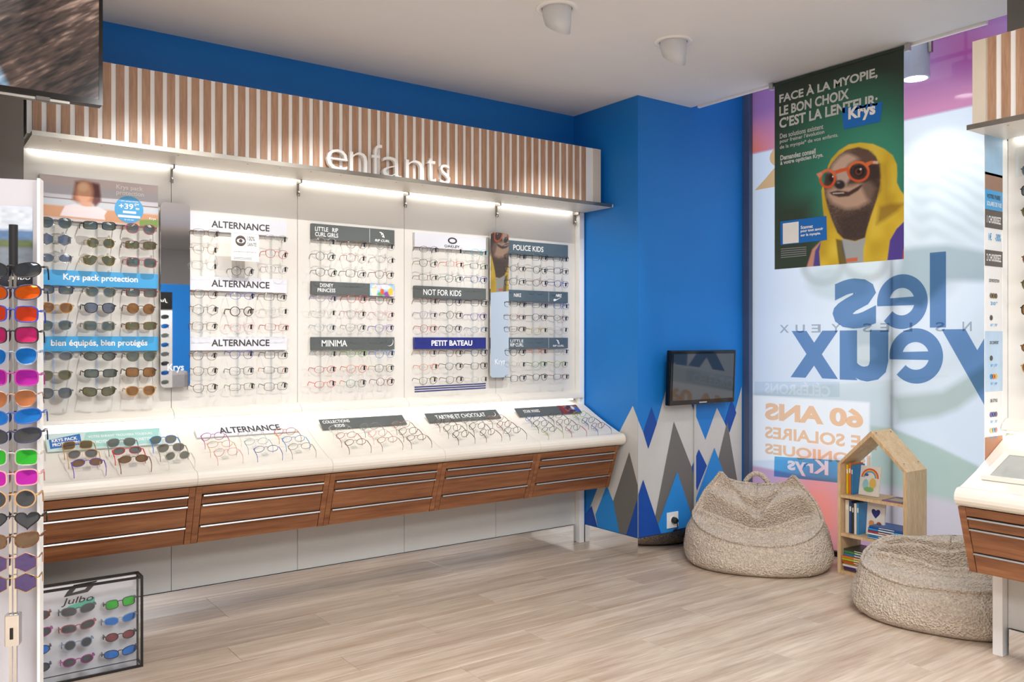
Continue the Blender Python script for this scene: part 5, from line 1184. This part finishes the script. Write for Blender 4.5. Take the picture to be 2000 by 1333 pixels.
# ================================================================== RIGHT-HAND DISPLAY EXTRAS
sb = thing('strip_banner', 'narrow hanging information banner at the end of the right-hand display', 'banner', (3.555, 1.652, .805))
BW, BH = .152, 1.36
obj('sheet', MB().box((0, 0, 0), (BW, .002, BH)), M['paper'], sb)
def band(z0, z1, m_, nm='print_band', x0=0, x1=BW, off=.0008): return patch(nm, [(x0, -off, z0), (x1, -off, z0), (x1, -off, z1), (x0, -off, z1)], m_, sb)
sky_m = plain('banner_sky', '9fc4e0', .5); roof_m = plain('banner_roofs', '9a7a66', .5); gry = plain('banner_taupe', '5a544e', .5); pale = plain('banner_pale_blue', 'bcd6ec', .5); skin = plain('banner_photo', 'b07a5a', .5)
band(1.18, 1.36, sky_m); band(1.12, 1.19, roof_m); band(1.04, 1.12, M['sign_blue']); band(.965, 1.04, gry); band(.81, .875, gry); band(.30, .545, pale); band(.02, .115, skin); band(0, .022, M['black'], 'bottom_bar')
for t_, z_, h_, x_, w_, mm in (('VOTRE PAIRE', 1.085, .018, .015, .115, 'ink_dark'), ('SOLAIRE DE VUE', 1.055, .018, .015, .125, 'ink_white'), ('1 CHOISISSEZ', .985, .03, .015, .12, 'ink_white'), ('2 CHOISISSEZ', .83, .03, .012, .125, 'ink_white'), ('1€', .915, .03, .03, .025, 'sign_blue'), ('-30%', .915, .03, .085, .05, 'sign_blue'), ('DE PROTECTION', .745, .013, .035, .085, 'ink_dark'), ('DE CONFORT', .492, .013, .04, .075, 'ink_dark'), ('DE STYLE', .255, .013, .045, .06, 'ink_dark')):
    lettering(t_, (x_, -.0016, z_), (1, 0, 0), (0, 0, 1), w_, h_, M[mm], sb, .02)
for k, z_ in enumerate((.69, .60, .435, .36, .205, .14)):
    for j, c in enumerate((('6a6248', '7a6a40', '5a5238'), ('4a4238',), ('3a3a40',), ('3a8ac0', 'd87a3a', 'e0b040'), ('6a5a9a', '5a6a9a', '7a5a80'), ('c8b45a', '5aa0b8', 'b86a6a'))[k]):
        patch('lens_dot', [(.052 + j * .02 + .013 * math.cos(R(a_)), -.0016, z_ + .011 * math.sin(R(a_))) for a_ in range(0, 360, 30)], cmat(c), sb)
    lettering(('20°', '60° | 70°', '50° | 70°', '70° | 90°', '50° | 70°', '50° | 70°')[k], (.045, -.0016, z_ - .038), (1, 0, 0), (0, 0, 1), .06, .014, M['sign_blue'], sb, .01)
hg = thing('banner_hanger', 'clear plastic hanger fixed under the right-hand header shelf', 'hanger', (3.70, 1.60, 2.0))
obj('plate', MB().box((0, -.09, -.02), (.006, 0, .10)), M['acrylic'], hg, bevel=.002)
for zz in (.0, .055): obj('knob', MB().lathe([(0, .02), (.014, .02), (.016, .01), (.014, 0)], n=16), M['acrylic'], hg, (0, -.06, zz), (0, R(-90), 0), smooth=True)
RS = [('panto', 'slate', 'grey'), ('square', 'black', 'green'), ('panto', 'olive', 'olive'), ('round', 'brown', 'brown'), ('panto', 'olive', 'olive'), ('square', 'black', 'amber'), ('oval', 'tortoise', 'amber'), ('panto', 'honey', 'brown')]
for k, ((kind, fc, lc), yp) in enumerate(zip(RS, (330, 370, 412, 505, 555, 605, 680, 720))):
    tdep = SN * 3.63 + CS * 1.5; z = CH - (yp - 666.5) * tdep / FPX
    eyewear(kind, fc, lc, (3.63, 1.485, z), (R(4), 0, R(-90)), f"{fc} {kind} sunglasses, {['topmost', 'second', 'third', 'fourth', 'fifth', 'sixth', 'seventh', 'lowest'][k]} on the right-hand display", 'sunglasses on the right-hand display', .003, True, scale=1.04)
for k, yp in enumerate((318, 462, 640)):
    z = CH - (yp - 666.5) * (SN * 3.70 + CS * 1.53) / FPX
    tag(obj('strip_sign', MB().box((3.705, 1.03, z - .035), (3.725, 1.545, z + .035)), M['sign_blue']), f'{["topmost", "middle", "lowest"][k]} light blue strip sign on the right-hand display', 'sign', 'strip signs on the right-hand display')
tr = thing('worktop_tray', 'recessed grey glass tray set in the right-hand worktop', 'tray', (3.75, 1.60, 0))
def rt(d, Y, up=0): return (-d, Y - 1.60, .748 + (.396 - d) * TAN * .93 + up + .002)
a_, b_, c_, d_ = .335, .13, 0, -.42
fr_ = MB()
outer = [rt(a_, 1.60), rt(b_, 1.60), rt(b_, 1.15), rt(a_, 1.15)]
inner = [rt(a_ - .022, 1.578), rt(b_ + .022, 1.578), rt(b_ + .022, 1.172), rt(a_ - .022, 1.172)]
fr_.add([(p[0], p[1] , p[2] + .012) for p in outer] + [(p[0], p[1], p[2] + .004) for p in inner] + [(p[0], p[1], p[2] - .004) for p in outer], [(k, (k + 1) % 4, 4 + (k + 1) % 4, 4 + k) for k in range(4)] + [(8 + k, 8 + (k + 1) % 4, (k + 1) % 4, k) for k in range(4)])
obj('rim', fr_, M['cream'], tr)
patch('glass_bed', [(p[0], p[1], p[2] + .003) for p in inner], plain('tray_glass', 'a9aba6', .1), tr)

# ================================================================== ROOM BEHIND THE LENS (seen in the mirrors)
ar = thing('armchair', 'grey upholstered armchair behind the viewpoint seen in the narrow mirror', 'armchair', (2.55, -2.2, 0), (0, 0, R(12)))
gf = plain('grey_upholstery', '8d8b8c', .9, var=.08, scale=30, bump=.2)
obj('seat', MB().box((-.3, -.25, .30), (.3, .3, .46)), gf, ar, bevel=.04); obj('backrest', MB().box((-.3, -.33, .30), (.3, -.2, .95)), gf, ar, bevel=.05)
for sx in (-1, 1):
    obj('armrest', MB().box((sx * .34 - .05, -.3, .25), (sx * .34 + .05, .28, .62)), gf, ar, bevel=.03)
    for sy in (-.22, .22): obj('leg', MB().tube([(sx * .26, sy, 0), (sx * .25, sy, .30)], .018, 10), M['walnut'], ar)

st = thing('sunglasses_stand', 'white sunglasses stand with black header seen only in the narrow mirror', 'display stand', (1.93, .25, 0), (0, 0, R(180 + 12)))
obj('back_board', MB().box((-.11, .05, .05), (.11, .065, 1.62)), M['white'], st); obj('base', MB().box((-.14, -.1, 0), (.14, .12, .05)), M['white'], st)
obj('header', MB().box((-.11, .045, 1.60), (.11, .07, 1.76)), M['black'], st); lettering('Julbo', (-.07, .0445, 1.66), (1, 0, 0), (0, 0, 1), .14, .04, M['ink_white'], st, .01, italic=.3)
OW = ['topmost', 'second', 'third', 'fourth', 'fifth', 'sixth', 'seventh', 'eighth', 'ninth', 'lowest']
for k in range(10):
    fc, lc = [('black', 'dark mirror'), ('royal blue', 'blue mirror'), ('grey', 'green'), ('teal', 'blue mirror'), ('black', 'grey')][k % 5]
    eyewear('sporty', fc, lc, Vector((1.93, .25 + .03, 1.53 - k * .085)), (R(4), 0, R(192)), f'{fc} sunglasses, {OW[k]} on the stand seen in the mirror', 'sunglasses on the mirrored stand', .0032, False, scale=1.0).scale = (1, .6, 1)
